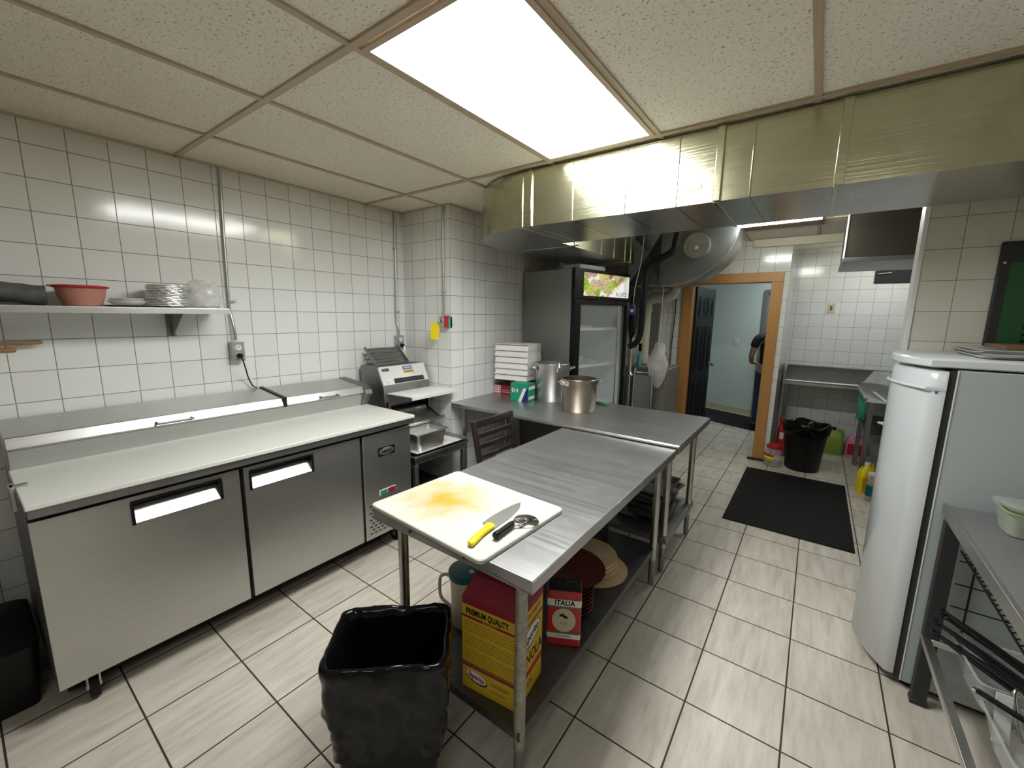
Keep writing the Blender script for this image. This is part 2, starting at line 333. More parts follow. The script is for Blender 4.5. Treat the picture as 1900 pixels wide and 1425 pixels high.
# ---------------------------------------------------------------- mesh helpers
class MB:
    def __init__(s): s.v = []; s.f = []; s.m = []; s.sm = []
    def add(s, vs, fs, mi=0, smooth=False, mat=None):
        o = len(s.v)
        s.v += [tuple(mat @ Vector(v)) if mat else tuple(v) for v in vs]
        for f in fs: s.f.append(tuple(i + o for i in f)); s.m.append(mi); s.sm.append(smooth)
        return s
    def box(s, x0, x1, y0, y1, z0, z1, mi=0, mat=None):
        v = [(x0, y0, z0), (x1, y0, z0), (x1, y1, z0), (x0, y1, z0), (x0, y0, z1), (x1, y0, z1), (x1, y1, z1), (x0, y1, z1)]
        return s.add(v, [(0, 3, 2, 1), (4, 5, 6, 7), (0, 1, 5, 4), (1, 2, 6, 5), (2, 3, 7, 6), (3, 0, 4, 7)], mi, False, mat)
    def loft(s, rings, mi=0, smooth=True, cap=(True, True), closed=True, mat=None):
        n = len(rings[0]); vs = [p for r in rings for p in r]; fs = []
        for k in range(len(rings) - 1):
            for i in range(n if closed else n - 1):
                j = (i + 1) % n
                fs.append((k * n + i, k * n + j, (k + 1) * n + j, (k + 1) * n + i))
        s.add(vs, fs, mi, smooth, mat)
        if closed:
            if cap[0]: s.add(rings[0], [tuple(reversed(range(n)))], mi, False, mat)
            if cap[1]: s.add(rings[-1], [tuple(range(n))], mi, False, mat)
        return s
    def cyl(s, p0, p1, r0, r1=None, n=20, mi=0, cap=(True, True), smooth=True):
        p0 = Vector(p0); p1 = Vector(p1); r1 = r0 if r1 is None else r1
        d = (p1 - p0).normalized(); a = d.orthogonal().normalized(); b = d.cross(a)
        rings = [[tuple(p + (a * math.cos(2 * PI * i / n) + b * math.sin(2 * PI * i / n)) * r) for i in range(n)] for p, r in ((p0, r0), (p1, r1))]
        return s.loft(rings, mi, smooth, cap)
    def lathe(s, prof, c=(0, 0, 0), n=32, mi=0, cap=(True, True), smooth=True, sx=1, sy=1, mat=None):
        rings = [[(c[0] + r * sx * math.cos(2 * PI * i / n), c[1] + r * sy * math.sin(2 * PI * i / n), c[2] + z) for i in range(n)] for r, z in prof]
        return s.loft(rings, mi, smooth, cap, mat=mat)
    def tube(s, pts, r, n=12, mi=0, cap=True, sm=3):
        P = smooth_path([Vector(p) for p in pts], sm) if sm > 1 and len(pts) > 2 else [Vector(p) for p in pts]
        t = (P[1] - P[0]).normalized(); a = t.orthogonal().normalized(); rings = []
        for k, p in enumerate(P):
            t2 = (P[min(k + 1, len(P) - 1)] - P[max(k - 1, 0)]).normalized()
            a = (a - t2 * a.dot(t2)).normalized(); b = t2.cross(a)
            rr = r[min(k * len(r) // len(P), len(r) - 1)] if isinstance(r, (list, tuple)) else r
            rings.append([tuple(p + (a * math.cos(2 * PI * i / n) + b * math.sin(2 * PI * i / n)) * rr) for i in range(n)])
        return s.loft(rings, mi, True, (cap, cap))
    def prism(s, poly, axis, a0, a1, mi=0, mat=None, smooth=False):
        """poly of 2d points in the plane normal to axis: axis 0 -> (y,z), 1 -> (x,z), 2 -> (x,y)"""
        def P(p, a): return {0: (a, p[0], p[1]), 1: (p[0], a, p[1]), 2: (p[0], p[1], a)}[axis]
        return s.loft([[P(p, a0) for p in poly], [P(p, a1) for p in poly]], mi, smooth, mat=mat)
    def build(s, name, mats, parent=None, bevel=0.0, seg=2, auto=40, loc=None, rot=None, solid=0.0, sub=0):
        me = bpy.data.meshes.new(name); me.from_pydata(s.v, [], s.f)
        for m in (mats if isinstance(mats, (list, tuple)) else [mats]): me.materials.append(Mt[m] if isinstance(m, str) else m)
        me.polygons.foreach_set('material_index', s.m)
        bm = bmesh.new(); bm.from_mesh(me); bmesh.ops.remove_doubles(bm, verts=bm.verts, dist=1e-5); bmesh.ops.recalc_face_normals(bm, faces=bm.faces)
        bm.to_mesh(me); bm.free()
        me.shade_smooth() if any(s.sm) or bevel else me.shade_flat()
        if any(s.sm) or bevel:
            try: me.set_sharp_from_angle(angle=math.radians(auto))
            except Exception: pass
        o = bpy.data.objects.new(name, me); COL.objects.link(o)
        if parent: o.parent = parent
        if loc: o.location = loc
        if rot: o.rotation_euler = rot
        if solid:
            md = o.modifiers.new('solid', 'SOLIDIFY'); md.thickness = solid; md.offset = 0
        if sub:
            md = o.modifiers.new('sub', 'SUBSURF'); md.levels = sub; md.render_levels = sub
        if bevel:
            md = o.modifiers.new('bevel', 'BEVEL'); md.width = bevel; md.segments = seg; md.limit_method = 'ANGLE'; md.angle_limit = math.radians(35)
            md.harden_normals = False
        return o
def smooth_path(P, k):
    out = []
    for i in range(len(P) - 1):
        p0 = P[max(i - 1, 0)]; p1 = P[i]; p2 = P[i + 1]; p3 = P[min(i + 2, len(P) - 1)]
        for j in range(k):
            t = j / k
            out.append(0.5 * ((2 * p1) + (p2 - p0) * t + (2 * p0 - 5 * p1 + 4 * p2 - p3) * t * t + (3 * p1 - p0 - 3 * p2 + p3) * t ** 3))
    out.append(P[-1]); return out
def rrect(w, d, r, z, n=6, cx=0, cy=0, j=0.0, seed=0):
    pts = []
    for qx, qy, a0 in ((1, 1, 0), (-1, 1, 90), (-1, -1, 180), (1, -1, 270)):
        for k in range(n + 1):
            a = math.radians(a0 + 90 * k / n)
            pts.append((cx + qx * (w / 2 - r) + r * math.cos(a), cy + qy * (d / 2 - r) + r * math.sin(a), z))
    return pts
def dense(ring, k):
    """resample a closed ring so each edge gets at most length k"""
    out = []
    for i in range(len(ring)):
        a = Vector(ring[i]); b = Vector(ring[(i + 1) % len(ring)]); m = max(1, int((b - a).length / k))
        for j in range(m): out.append(tuple(a.lerp(b, j / m)))
    return out
def thing(name, label, cat, loc=(0, 0, 0), rz=0.0, group=None):
    o = bpy.data.objects.new(name, None); COL.objects.link(o); o.empty_display_size = 0.05
    o.location = loc; o.rotation_euler = (0, 0, rz); o['label'] = label; o['category'] = cat
    if group: o['group'] = group
    return o
def tag(o, label, cat, group=None):
    o['label'] = label; o['category'] = cat
    if group: o['group'] = group
    return o
def struct(o): o['kind'] = 'structure'; return o
def dup(root, loc=None, rot=None, label=None, group=None):
    r = root.copy(); COL.objects.link(r)
    if loc is not None: r.location = loc
    if rot is not None: r.rotation_euler = rot
    if label: r['label'] = label
    if group: r['group'] = group
    for ch in list(root.children):
        c = ch.copy(); COL.objects.link(c); c.parent = r
        for g in ch.children:
            d = g.copy(); COL.objects.link(d); d.parent = c
    return r
def part(mb, name, mats, parent, label=None, **kw):
    o = mb.build(name, mats, parent, **kw)
    if label: o['label'] = label
    return o
def text(parent, s, size, org, xd, yd, mat, name='lettering', align='CENTER', ext=0.0004, sx=1.0, bold=0.0):
    cu = bpy.data.curves.new('t', 'FONT'); cu.body = s; cu.size = size; cu.align_x = align; cu.align_y = 'CENTER'; cu.extrude = ext; cu.offset = bold; cu.resolution_u = 3
    to = bpy.data.objects.new('t', cu); COL.objects.link(to)
    dg = bpy.context.evaluated_depsgraph_get(); dg.update()
    me = bpy.data.meshes.new_from_object(to.evaluated_get(dg)); bpy.data.objects.remove(to); bpy.data.curves.remove(cu)
    xd = Vector(xd).normalized(); yd = Vector(yd).normalized(); zd = xd.cross(yd)
    m = Matrix.Identity(4)
    for i in range(3): m[i][0] = xd[i] * sx; m[i][1] = yd[i]; m[i][2] = zd[i]
    m.translation = Vector(org) + zd * ext
    me.transform(m); me.name = name
    me.materials.clear(); me.materials.append(Mt[mat])
    o = bpy.data.objects.new(name, me); COL.objects.link(o)
    if parent: o.parent = parent
    return o
def noisy(p, amp, f, seed=0.0):
    v = noise.noise_vector(Vector(p) * f + Vector((seed, seed * 1.7, seed * 0.3)))
    return (p[0] + v[0] * amp, p[1] + v[1] * amp, p[2] + v[2] * amp)

ORDI = ('lowest', 'second', 'third', 'fourth', 'fifth', 'sixth', 'seventh', 'eighth', 'ninth', 'tenth', 'eleventh', 'twelfth', 'thirteenth', 'topmost')
# ================================================================ ROOM
H = 2.511
struct(MB().box(-0.2, 4.8, -3.1, 9.9, -0.08, 0.0).build('floor', 'floor'))
struct(MB().box(-0.2, 4.8, -3.1, 9.9, H + 0.006, H + 0.1).build('ceiling', 'ceil'))
struct(MB().box(-0.12, 0.0, -3.1, 2.52, 0.0, H + 0.006).build('wall_left', 'tileL'))
struct(MB().box(-0.12, 0.58, 2.52, 5.56, 0.0, H + 0.006).build('wall_pier', 'tileP'))
struct(MB().box(4.6, 4.72, -3.1, 6.7, 0.0, H + 0.006).build('wall_right', 'plaster'))
struct(MB().box(-0.12, 4.72, -3.2, -3.08, 0.0, H + 0.006).build('wall_rear', 'plaster'))
b = MB().box(-0.12, 1.70, 5.56, 5.68, 0, H + 0.006).box(1.70, 2.60, 5.56, 5.68, 2.06, H + 0.006).box(2.60, 2.75, 5.56, 5.68, 0, H + 0.006)
struct(b.build('wall_far', 'tileF'))
struct(MB().box(2.63, 2.75, 5.68, 6.6, 0, H + 0.006).build('wall_recess', 'tileD'))
struct(MB().box(2.63, 4.72, 6.6, 6.72, 0, H + 0.006).build('wall_back', 'tileD'))
struct(MB().box(3.442, 4.6, 2.97, 3.07, 0, H + 0.006).build('wall_stub', 'tileS'))
struct(MB().box(3.428, 3.447, 2.963, 3.078, 0, H).build('trim_1', 'whitetrim', bevel=0.002))
# ceiling grid: flat T bars
b = MB()
for k in range(-1, 8):
    x = 0.487 + 0.6185 * k
    if 0 < x < 4.6: b.box(x - 0.012, x + 0.012, -3.08, 5.56, H - 0.003, H + 0.007)
for k in range(-3, 4):
    y = 0.912 + 1.244 * k
    b.box(0, 4.6, y - 0.014, y + 0.014, H - 0.004, H + 0.007)
b.box(0, 0.022, -3.08, 2.52, H - 0.004, H + 0.007); b.box(0, 0.58, 2.5, 2.52, H - 0.004, H + 0.007); b.box(0.58, 0.6, 2.5, 5.56, H - 0.004, H + 0.007)
struct(b.build('trim_2', 'tbar'))
def ceiling_light(x0, x1, y0, y1, label, mat):
    t = thing('ceiling_light', label, 'light', ((x0 + x1) / 2, (y0 + y1) / 2, H - 0.005), 0, 'recessed ceiling light panels')
    w, d = (x1 - x0) / 2, (y1 - y0) / 2; e = 0.022
    f = MB().box(-w, w, -d, -d + e, -0.003, 0.008).box(-w, w, d - e, d, -0.003, 0.008).box(-w, -w + e, -d + e, d - e, -0.003, 0.008).box(w - e, w, -d + e, d - e, -0.003, 0.008)
    part(f, 'frame', 'tbar', t); part(MB().box(-w + e, w - e, -d + e, d - e, 0.0, 0.009), 'diffuser', mat, t)
ceiling_light(1.738, 2.330, 0.935, 2.135, 'bright rectangular ceiling light panel in front of the steel duct', 'panel')
ceiling_light(2.975, 3.567, -1.555, -0.355, 'dim fill light panel added out of view behind the camera', 'fill_panel')  # added weak fill for the camera side of the room

# ---------------------------------------------------------------- door to the lobby
struct(MB().box(1.652, 1.768, 5.525, 5.70, 0, 2.05).build('door_1', 'pine', bevel=0.003))
struct(MB().box(2.590, 2.700, 5.525, 5.70, 0, 2.05).build('trim_3', 'pine', bevel=0.003))
b = MB().box(1.652, 2.700, 5.520, 5.70, 2.05, 2.155)
o = struct(b.build('trim_4', 'pine', bevel=0.003))
t = struct(thing('door_2', 'black six-panel door standing open into the lobby', 'door', (1.792, 5.68, 0.012), math.radians(-5)))
# leaf runs along local +y from its hinge, moulded face towards +x
part(MB().box(-0.036, 0.0, 0.0, 0.775, 0, 2.02), 'door_leaf', 'blackw', t)
for i, (z0, z1) in enumerate(((0.22, 0.80), (0.92, 1.52), (1.64, 1.90))):
    for y0, y1 in ((0.10, 0.345), (0.43, 0.675)):
        m = MB()
        for a, bb, dx in ((0.0, 0.02, 0.006), (0.045, 0.055, 0.005)):
            m.box(0, dx, y0 + a, y1 - a, z0 + a, z0 + a + 0.02).box(0, dx, y0 + a, y1 - a, z1 - a - 0.02, z1 - a).box(0, dx, y0 + a, y0 + a + 0.02, z0 + a, z1 - a).box(0, dx, y1 - a - 0.02, y1 - a, z0 + a, z1 - a)
        part(m, 'moulding', 'blackw', t, bevel=0.002)
k = MB().lathe([(0.027, 0), (0.027, 0.006), (0.011, 0.010), (0.011, 0.035), (0.026, 0.045), (0.029, 0.058), (0.020, 0.070), (0.0, 0.072)], n=20, cap=(True, False), mat=Matrix.Translation((0, 0.71, 0.985)) @ Matrix.Rotation(PI / 2, 4, 'Y'))
part(k, 'door_knob', 'chrome', t, 'round chrome knob')
# ---------------------------------------------------------------- lobby
LA = math.atan2(-0.3714, 0.9285)
def lobby(px, d, z): # along the slanted lobby wall, d in front of it
    return (1.647 + 0.9285 * px + -0.3714 * d, 8.25 - 0.3714 * px - 0.9285 * d, z)
ML = Matrix.Translation((1.647, 8.25, 0)) @ Matrix.Rotation(LA, 4, 'Z')
struct(MB().box(-1.6, 2.6, 0.0, 0.1, 0.0, H, mat=ML).build('wall_lobby', 'lobby'))
struct(MB().box(0.4, 0.5, 5.68, 9.2, 0.0, H).build('wall_lobby_left', 'lobby'))
struct(MB().box(3.5, 3.6, 6.72, 8.2, 0.0, H).build('wall_lobby_right', 'lobby'))
struct(MB().box(-1.6, 0.70, -0.012, 0.0, 0.0, 0.10, mat=ML).build('baseboard_lobby', 'cream'))
t = struct(thing('door_3', 'grey steel exit door at the end of the lobby', 'door', lobby(0.74, 0.03, 0), LA))
part(MB().box(0.05, 0.95, 0.0, 0.035, 0.01, 2.03), 'door_leaf', 'lobbydoor', t)
part(MB().box(-0.01, 0.05, -0.03, 0.03, 0, 2.10).box(0.95, 1.01, -0.03, 0.03, 0, 2.10).box(0.05, 0.95, -0.03, 0.03, 2.04, 2.10), 'door_frame', 'midgrey', t, bevel=0.004)
part(MB().box(0.12, 0.86, -0.05, -0.02, 1.0, 1.07).box(0.12, 0.2, -0.02, 0, 0.99, 1.08).box(0.78, 0.86, -0.02, 0, 0.99, 1.08), 'push_bar', 'alu', t, 'pale metal push bar', bevel=0.004)
t = thing('light_switch', 'small white light switch on the pale lobby wall', 'switch', lobby(0.32, 0.004, 1.24), LA)
part(MB().box(-0.035, 0.035, -0.006, 0.004, -0.058, 0.058), 'plate', 'whitetrim', t, bevel=0.002)
part(MB().box(-0.006, 0.006, -0.016, -0.006, -0.012, 0.012), 'toggle', 'cream', t)
m = MB().add([(1.10, 7.46, 0), (2.62, 6.86, 0), (3.0, 7.60, 0), (1.48, 8.20, 0), (1.10, 7.46, 0.008), (2.62, 6.86, 0.008), (3.0, 7.60, 0.008), (1.48, 8.20, 0.008)],
         [(0, 3, 2, 1), (4, 5, 6, 7), (0, 1, 5, 4), (1, 2, 6, 5), (2, 3, 7, 6), (3, 0, 4, 7)])
tag(m.build('floor_mat', 'rubber'), 'black entrance mat on the lobby floor beyond the open door', 'mat')
t = thing('ceiling_light', 'round unseen lamp added on the lobby ceiling beyond the open door', 'light', (2.6, 7.0, H), 0)  # unseen lamp added to light the lobby
part(MB().lathe([(0.17, 0.0), (0.17, -0.03), (0.15, -0.04)], n=28, cap=(True, False)), 'rim', 'whitetrim', t)
part(MB().lathe([(0.15, -0.038), (0.12, -0.06), (0.0, -0.07)], n=28, cap=(True, False)), 'diffuser', 'lobbyfill', t)
#@@OBJECTS
# ================================================================ DUCT
t = thing('exhaust_duct', 'long greasy steel exhaust duct hung under the ceiling, rounded at its left end', 'duct', (0, 0, 0))
DZ0, DZ1 = 2.180, 2.500
arc = [(1.50 - 0.64 * math.sin(a), 2.835 - 0.64 * math.cos(a)) for a in [PI / 2 * i / 14 for i in range(15)]]
poly = [(4.6, 2.195)] + arc + [(0.86, 4.30), (1.455, 4.30), (1.455, 2.82), (4.6, 2.82)]
m = MB()
n = len(poly)
m.add([(x, y, DZ0) for x, y in poly] + [(x, y, DZ1) for x, y in poly], [(i, (i + 1) % n, (i + 1) % n + n, i + n) for i in range(n)], 0)
m.add([(x, y, DZ1) for x, y in poly], [tuple(range(n))], 0)
part(m, 'duct_wall', 'duct', t, auto=20)
m = MB(); m.add([(x, y, DZ0) for x, y in poly], [tuple(reversed(range(n)))], 0)
part(m, 'duct_underside', 'ductu', t)
# flanges and seams across the front
for x, wd, dp in ((1.575, 0.016, 0.012), (1.515, 0.008, 0.006), (2.60, 0.030, 0.016), (3.045, 0.034, 0.010), (3.95, 0.034, 0.010)):
    part(MB().box(x, x + wd, 2.195 - dp, 2.197, DZ0, DZ1).box(x, x + wd * 0.5, 2.195, 2.825, DZ0 - 0.005, DZ0 + 0.002), 'flange', 'duct', t, bevel=0.002)
for x in (1.86, 2.17, 2.43, 2.745):
    part(MB().box(x, x + 0.006, 2.189, 2.197, DZ0, DZ1), 'seam', 'duct', t, bevel=0.002)
    m = MB(); m.add([(x, 2.2, DZ0 - 0.002), (x + 0.006, 2.2, DZ0 - 0.002), (x + 0.006, 2.82, DZ0 - 0.002), (x, 2.82, DZ0 - 0.002)], [(0, 3, 2, 1)])
    part(m, 'seam', 'duct', t)
for y in (3.0, 3.25, 3.5, 3.78, 4.05, 4.2):
    part(MB().box(1.452, 1.461, y, y + 0.008, DZ0, DZ1), 'seam', 'duct', t)
part(MB().box(2.46, 2.545, 2.190, 2.196, 2.245, 2.275), 'tape_patch', 'cream', t, 'torn beige tape patch')
for y in (2.21, 3.3):
    m = MB().cyl((1.0, 2.9 + (y - 2.21), DZ0 - 0.012), (1.55, 2.9 + (y - 2.21), DZ0 - 0.012), 0.006)
    part(m, 'hanger_rod', 'ss_dark', t)
# ================================================================ PIZZA PREP REFRIGERATOR  (local x out from the left wall, y along it)
t = thing('prep_refrigerator', 'long stainless pizza prep refrigerator with white worktop along the left wall', 'refrigerator', (0, 0.10, 0))
part(MB().box(0.03, 0.752, 0.0, 1.785, 0.135, 0.90), 'cabinet', 'ss_dark', t, bevel=0.004)
for y0, y1 in ((0.0, 0.692), (0.712, 1.375)):
    h0, h1 = (0.285, 0.610) if y0 == 0 else (0.742, 1.066)
    m = MB().box(0.755, 0.800, y0, h0, 0.155, 0.868).box(0.755, 0.800, h1, y1, 0.155, 0.868).box(0.755, 0.800, h0, h1, 0.155, 0.744).box(0.755, 0.800, h0, h1, 0.842, 0.868)
    d = part(m, 'door', 'ss_door', t)
    m = MB().box(0.756, 0.805, h0 - 0.005, h1 + 0.005, 0.838, 0.850).box(0.756, 0.805, h0 - 0.007, h0 + 0.005, 0.742, 0.840).box(0.756, 0.805, h1 - 0.005, h1 + 0.007, 0.742, 0.840).box(0.7525, 0.757, h0, h1, 0.744, 0.842)
    part(m, 'handle_frame', 'black', d, bevel=0.002)
    m = MB().prism([(0.757, 0.812), (0.757, 0.744), (0.8015, 0.744), (0.8015, 0.749)], 1, h0 + 0.006, h1 - 0.006)
    part(m, 'handle_grip', 'ss_y', d)
part(MB().box(0.20, 0.64, 0.03, 1.66, 0.030, 0.136), 'underside_shade', 'black', t)  # black box added to deepen the shade under the cabinet
part(MB().box(0.755, 0.800, 1.395, 1.780, 0.150, 0.868), 'compressor_panel', 'ss_door', t, bevel=0.004)
part(MB().box(0.752, 0.775, 0.692, 0.712, 0.15, 0.9).box(0.752, 0.775, 1.375, 1.395, 0.15, 0.9).box(0.745, 0.785, 0.0, 1.78, 0.868, 0.885), 'gasket', 'black', t)
bd = part(MB().box(0.800, 0.8035, 1.507, 1.640, 0.705, 0.765), 'badge', 'black', t, bevel=0.001)
part(MB().lathe([(1, 0), (0.9, 0.0015), (0, 0.0018)], n=36, cap=(True, False), mat=Matrix.Translation((0.8035, 1.5735, 0.735)) @ Matrix.Rotation(PI / 2, 4, 'Y') @ Matrix.Diagonal((0.024, 0.060, 1, 1))), 'badge_oval', 'alu', bd)
text(bd, 'NELLA', 0.026, (0.8055, 1.5735, 0.735), (0, 1, 0), (0, 0, 1), 'black', bold=0.0006)
sw = part(MB().box(0.800, 0.804, 1.505, 1.640, 0.435, 0.470), 'switch_plate', 'whitetrim', t)
part(MB().box(0.804, 0.812, 1.512, 1.562, 0.437, 0.468), 'green_switch', 'greenp', sw); part(MB().box(0.804, 0.808, 1.572, 1.635, 0.437, 0.468), 'temperature_display', 'maroon', sw)
m = MB()
for r in range(9):
    for c in range(6):
        y = 1.425 + c * 0.034 + (0.017 if r % 2 else 0); z = 0.185 + r * 0.024
        m.box(0.7995, 0.801, y, y + 0.018, z, z + 0.009)
part(m, 'vent_slots', 'black', t)
part(MB().box(0.285, 0.848, -0.005, 1.785, 0.928, 0.950), 'cutting_worktop', 'worktop', t, bevel=0.004)
part(MB().box(0.03, 0.838, 0.0, 1.78, 0.893, 0.928), 'top_rim', 'ss_dark', t, bevel=0.002)
part(MB().box(0.55, 0.585, -0.02, 0.03, 0.90, 0.957).box(0.52, 0.60, -0.022, -0.008, 0.86, 0.957), 'worktop_clip', 'outl', t, bevel=0.002)
part(MB().prism([(0.285, 0.928), (0.345, 1.045), (0.03, 1.045), (0.03, 0.928)], 1, 0.0, 1.785), 'rail_housing', 'ss_y', t, bevel=0.002)
for y0, y1, hy, w in ((-0.002, 1.138, 0.575, 0.075), (1.160, 1.725, 1.445, 0.06)):
    l = part(MB().prism([(0.352, 1.047), (0.355, 1.054), (0.331, 1.101), (0.022, 1.132), (0.022, 1.047)], 1, y0, y1), 'lid', 'ss_y', t, bevel=0.003)
    m = MB().tube([(0.340, hy - w, 1.072), (0.375, hy - w, 1.070), (0.380, hy - w + 0.01, 1.070), (0.380, hy + w - 0.01, 1.070), (0.375, hy + w, 1.070), (0.348, hy + w, 1.072)], 0.006, sm=2)
    part(m, 'lid_handle', 'gal', l)
part(MB().prism([(0.352, 1.045), (0.356, 1.106), (0.02, 1.140), (0.02, 1.045)], 1, 1.139, 1.159), 'lid_gasket', 'black', t)
part(MB().prism([(0.30, 0.95), (0.375, 1.045), (0.365, 1.075), (0.30, 1.112), (0.022, 1.138), (0.022, 0.95)], 1, 1.727, 1.785), 'end_cap', 'ss_dark', t, bevel=0.003)
for x, y in ((0.705, 0.10), (0.705, 1.70), (0.12, 0.10), (0.12, 1.70)):
    c = part(MB().cyl((x, y - 0.014, 0.052), (x, y + 0.014, 0.052), 0.052, n=24), 'caster_wheel', 'rubber', t)
    part(MB().prism([(x - 0.03, 0.135), (x + 0.03, 0.135), (x + 0.014, 0.045), (x - 0.014, 0.045)], 1, y - 0.022, y - 0.016).prism([(x - 0.03, 0.135), (x + 0.03, 0.135), (x + 0.014, 0.045), (x - 0.014, 0.045)], 1, y + 0.016, y + 0.022).box(x - 0.035, x + 0.035, y - 0.035, y + 0.035, 0.128, 0.135).cyl((x, y - 0.024, 0.052), (x, y + 0.024, 0.052), 0.01, n=10), 'caster_fork', 'alu', c)
tag(MB().loft([rrect(0.42, 0.26, 0.03, 0.0), rrect(0.46, 0.30, 0.04, 0.25), rrect(0.47, 0.31, 0.04, 0.28), rrect(0.42, 0.26, 0.04, 0.30)]).build('storage_tub', 'black', loc=(0.36, -0.07, 0)), 'black tub on the floor at the left end of the prep refrigerator', 'tub')
t = thing('shade_cabinet', 'unseen dark grey cabinet added beyond the left edge to shade the wall', 'cabinet', (0.02, -1.15, 0))  # unseen block added to keep fill light off the left wall
part(MB().box(0.02, 0.72, 0, 0.84, 0.08, 1.0), 'cabinet_body', 'darkgrey', t, bevel=0.004); part(MB().box(0.02, 0.74, -0.01, 0.85, 1.0, 1.03), 'cabinet_top', 'ss_y', t, bevel=0.003); part(MB().box(0.06, 0.68, 0.04, 0.80, 0, 0.08), 'plinth', 'black', t)
# ================================================================ WALL SHELF AND WHAT STANDS ON IT
t = thing('wall_shelf', 'stainless wall shelf with rolled front edge above the prep refrigerator', 'shelf', (0, 0, 1.635))
part(MB().box(0.0, 0.30, -0.9, 1.006, 0.020, 0.026).box(0.296, 0.300, -0.9, 1.006, -0.006, 0.026).box(0.004, 0.30, 1.002, 1.006, -0.006, 0.026).box(0.0, 0.004, -0.9, 1.006, 0.026, 0.034), 'shelf_board', 'ss_y', t, bevel=0.001)
for y in (0.80, -0.55):
    part(MB().prism([(0.004, 0.02), (0.25, 0.02), (0.25, 0.005), (0.03, -0.135), (0.004, -0.135)], 1, y - 0.002, y + 0.002).box(0.001, 0.004, y - 0.02, y + 0.02, -0.14, 0.02).box(0.004, 0.25, y - 0.015, y + 0.015, 0.015, 0.0195), 'bracket', 'ss_dark', t)
ZS = 1.6615
def ring_xy(cx, cy, rx, ry, z, n, f=None, seed=0, amp=0):
    r = []
    for i in range(n):
        a = 2 * PI * i / n; k = 1 + (amp * noise.noise(Vector((math.cos(a) * 2, math.sin(a) * 2, z * 14 + seed))) if amp else 0)
        r.append((cx + rx * k * math.cos(a), cy + ry * k * math.sin(a), z))
    return r
t = thing('basin', 'faded red plastic basin on the wall shelf, left of the white dishes', 'bowl', (0.16, 0.425, ZS))
part(MB().lathe([(0.062, 0.0), (0.068, 0.003), (0.084, 0.05), (0.090, 0.088), (0.087, 0.088), (0.080, 0.05), (0.062, 0.006), (0.0, 0.005)], n=36, cap=(True, False)), 'bowl_body', 'pinkred', t)
part(MB().lathe([(0.088, 0.084), (0.100, 0.086), (0.101, 0.094), (0.098, 0.097), (0.088, 0.094)], n=36, cap=(False, False)).box(-0.01, 0.01, -0.112, -0.095, 0.088, 0.096), 'rim', 'red', t, 'darker red rim')
prev = None
for k, (r, h, dz, mt, lab) in enumerate(((0.100, 0.008, 0.0, 'alu', 'thin dark-edged metal lid lying under the white dishes on the wall shelf'), (0.072, 0.020, 0.010, 'white', 'shallow white dish lying on the metal lid on the wall shelf'), (0.065, 0.018, 0.024, 'white', 'upper white dish turned over the other on the wall shelf'))):
    o = MB().lathe([(r * 0.75, 0.0), (r, h * 0.7), (r + 0.004, h), (r, h + 0.001), (r * 0.72, 0.004), (0, 0.004)], n=36, cap=(True, False)).build('metal_lid' if k == 0 else 'dish', mt, loc=(0.18, 0.585, ZS + dz))
    tag(o, lab, 'lid' if k == 0 else 'dish')
for k in range(14):
    z = ZS + 0.0005 + k * 0.0082
    m = MB(); rr = 0.088
    prof = []
    rings = []
    for r, dz in ((0.060, 0.0), (0.078, 0.006), (0.086, 0.0075), (0.089, 0.0072), (0.0905, 0.0085), (0.0895, 0.0125), (0.087, 0.0135), (0.084, 0.0115), (0.072, 0.004), (0.0005, 0.0015)):
        rings.append([(r * (1 + 0.028 * math.sin(i * 2.1 + k * 1.9)) * math.cos(2 * PI * i / 44), r * (1 + 0.028 * math.sin(i * 2.1 + k * 1.9)) * math.sin(2 * PI * i / 44), dz + 0.001 * math.sin(i * 1.7 + k)) for i in range(44)])
    m.loft(rings, cap=(True, False))
    o = m.build('foil_pan', 'foil', loc=(0.15 + random.uniform(-.003, .003), 0.765 + random.uniform(-.003, .003), z))
    tag(o, '%s aluminium foil pan%s of the nested stack on the wall shelf' % (ORDI[k], '' if k in (0, 13) else ' from the bottom'), 'foil pan', 'stacked foil pans on the wall shelf')
m = MB(); rings = []
for i in range(22):
    a = i / 21; z = 0.002 + 0.15 * a; r = 0.072 + 0.02 * math.sin(a * PI) - 0.02 * a
    rings.append([noisy(p, 0.014, 22, 3) for p in ring_xy(0, 0, r, r * 1.02, z, 40)])
m.loft(rings, cap=(True, True))
zz = min(v[2] for v in m.v); m.v = [(x, y, z - zz) for x, y, z in m.v]
tag(m.build('plastic_bag', 'film', loc=(0.15, 0.935, ZS)), 'crumpled clear plastic bag of cups beside the foil pans, at the shelf end', 'bag')
m = MB(); rings = []
for i in range(26):
    a = i / 25; y = -0.28 + 0.58 * a
    r = 0.042 + 0.022 * (1 - a); zc = r
    rings.append([noisy((0.12 + r * 1.6 * math.cos(2 * PI * j / 26), y, max(0.002, zc + r * math.sin(2 * PI * j / 26) + (0.02 * (1 - a)))), 0.010, 15, 9) for j in range(26)])
m.loft(rings)
zz = min(v[2] for v in m.v); m.v = [(x, y, z - zz) for x, y, z in m.v]
tag(m.build('cloth_roll', 'darkbag', loc=(0.02, 0.005, ZS)), 'dark grey rolled cloth bundle at the left end of the wall shelf', 'cloth')
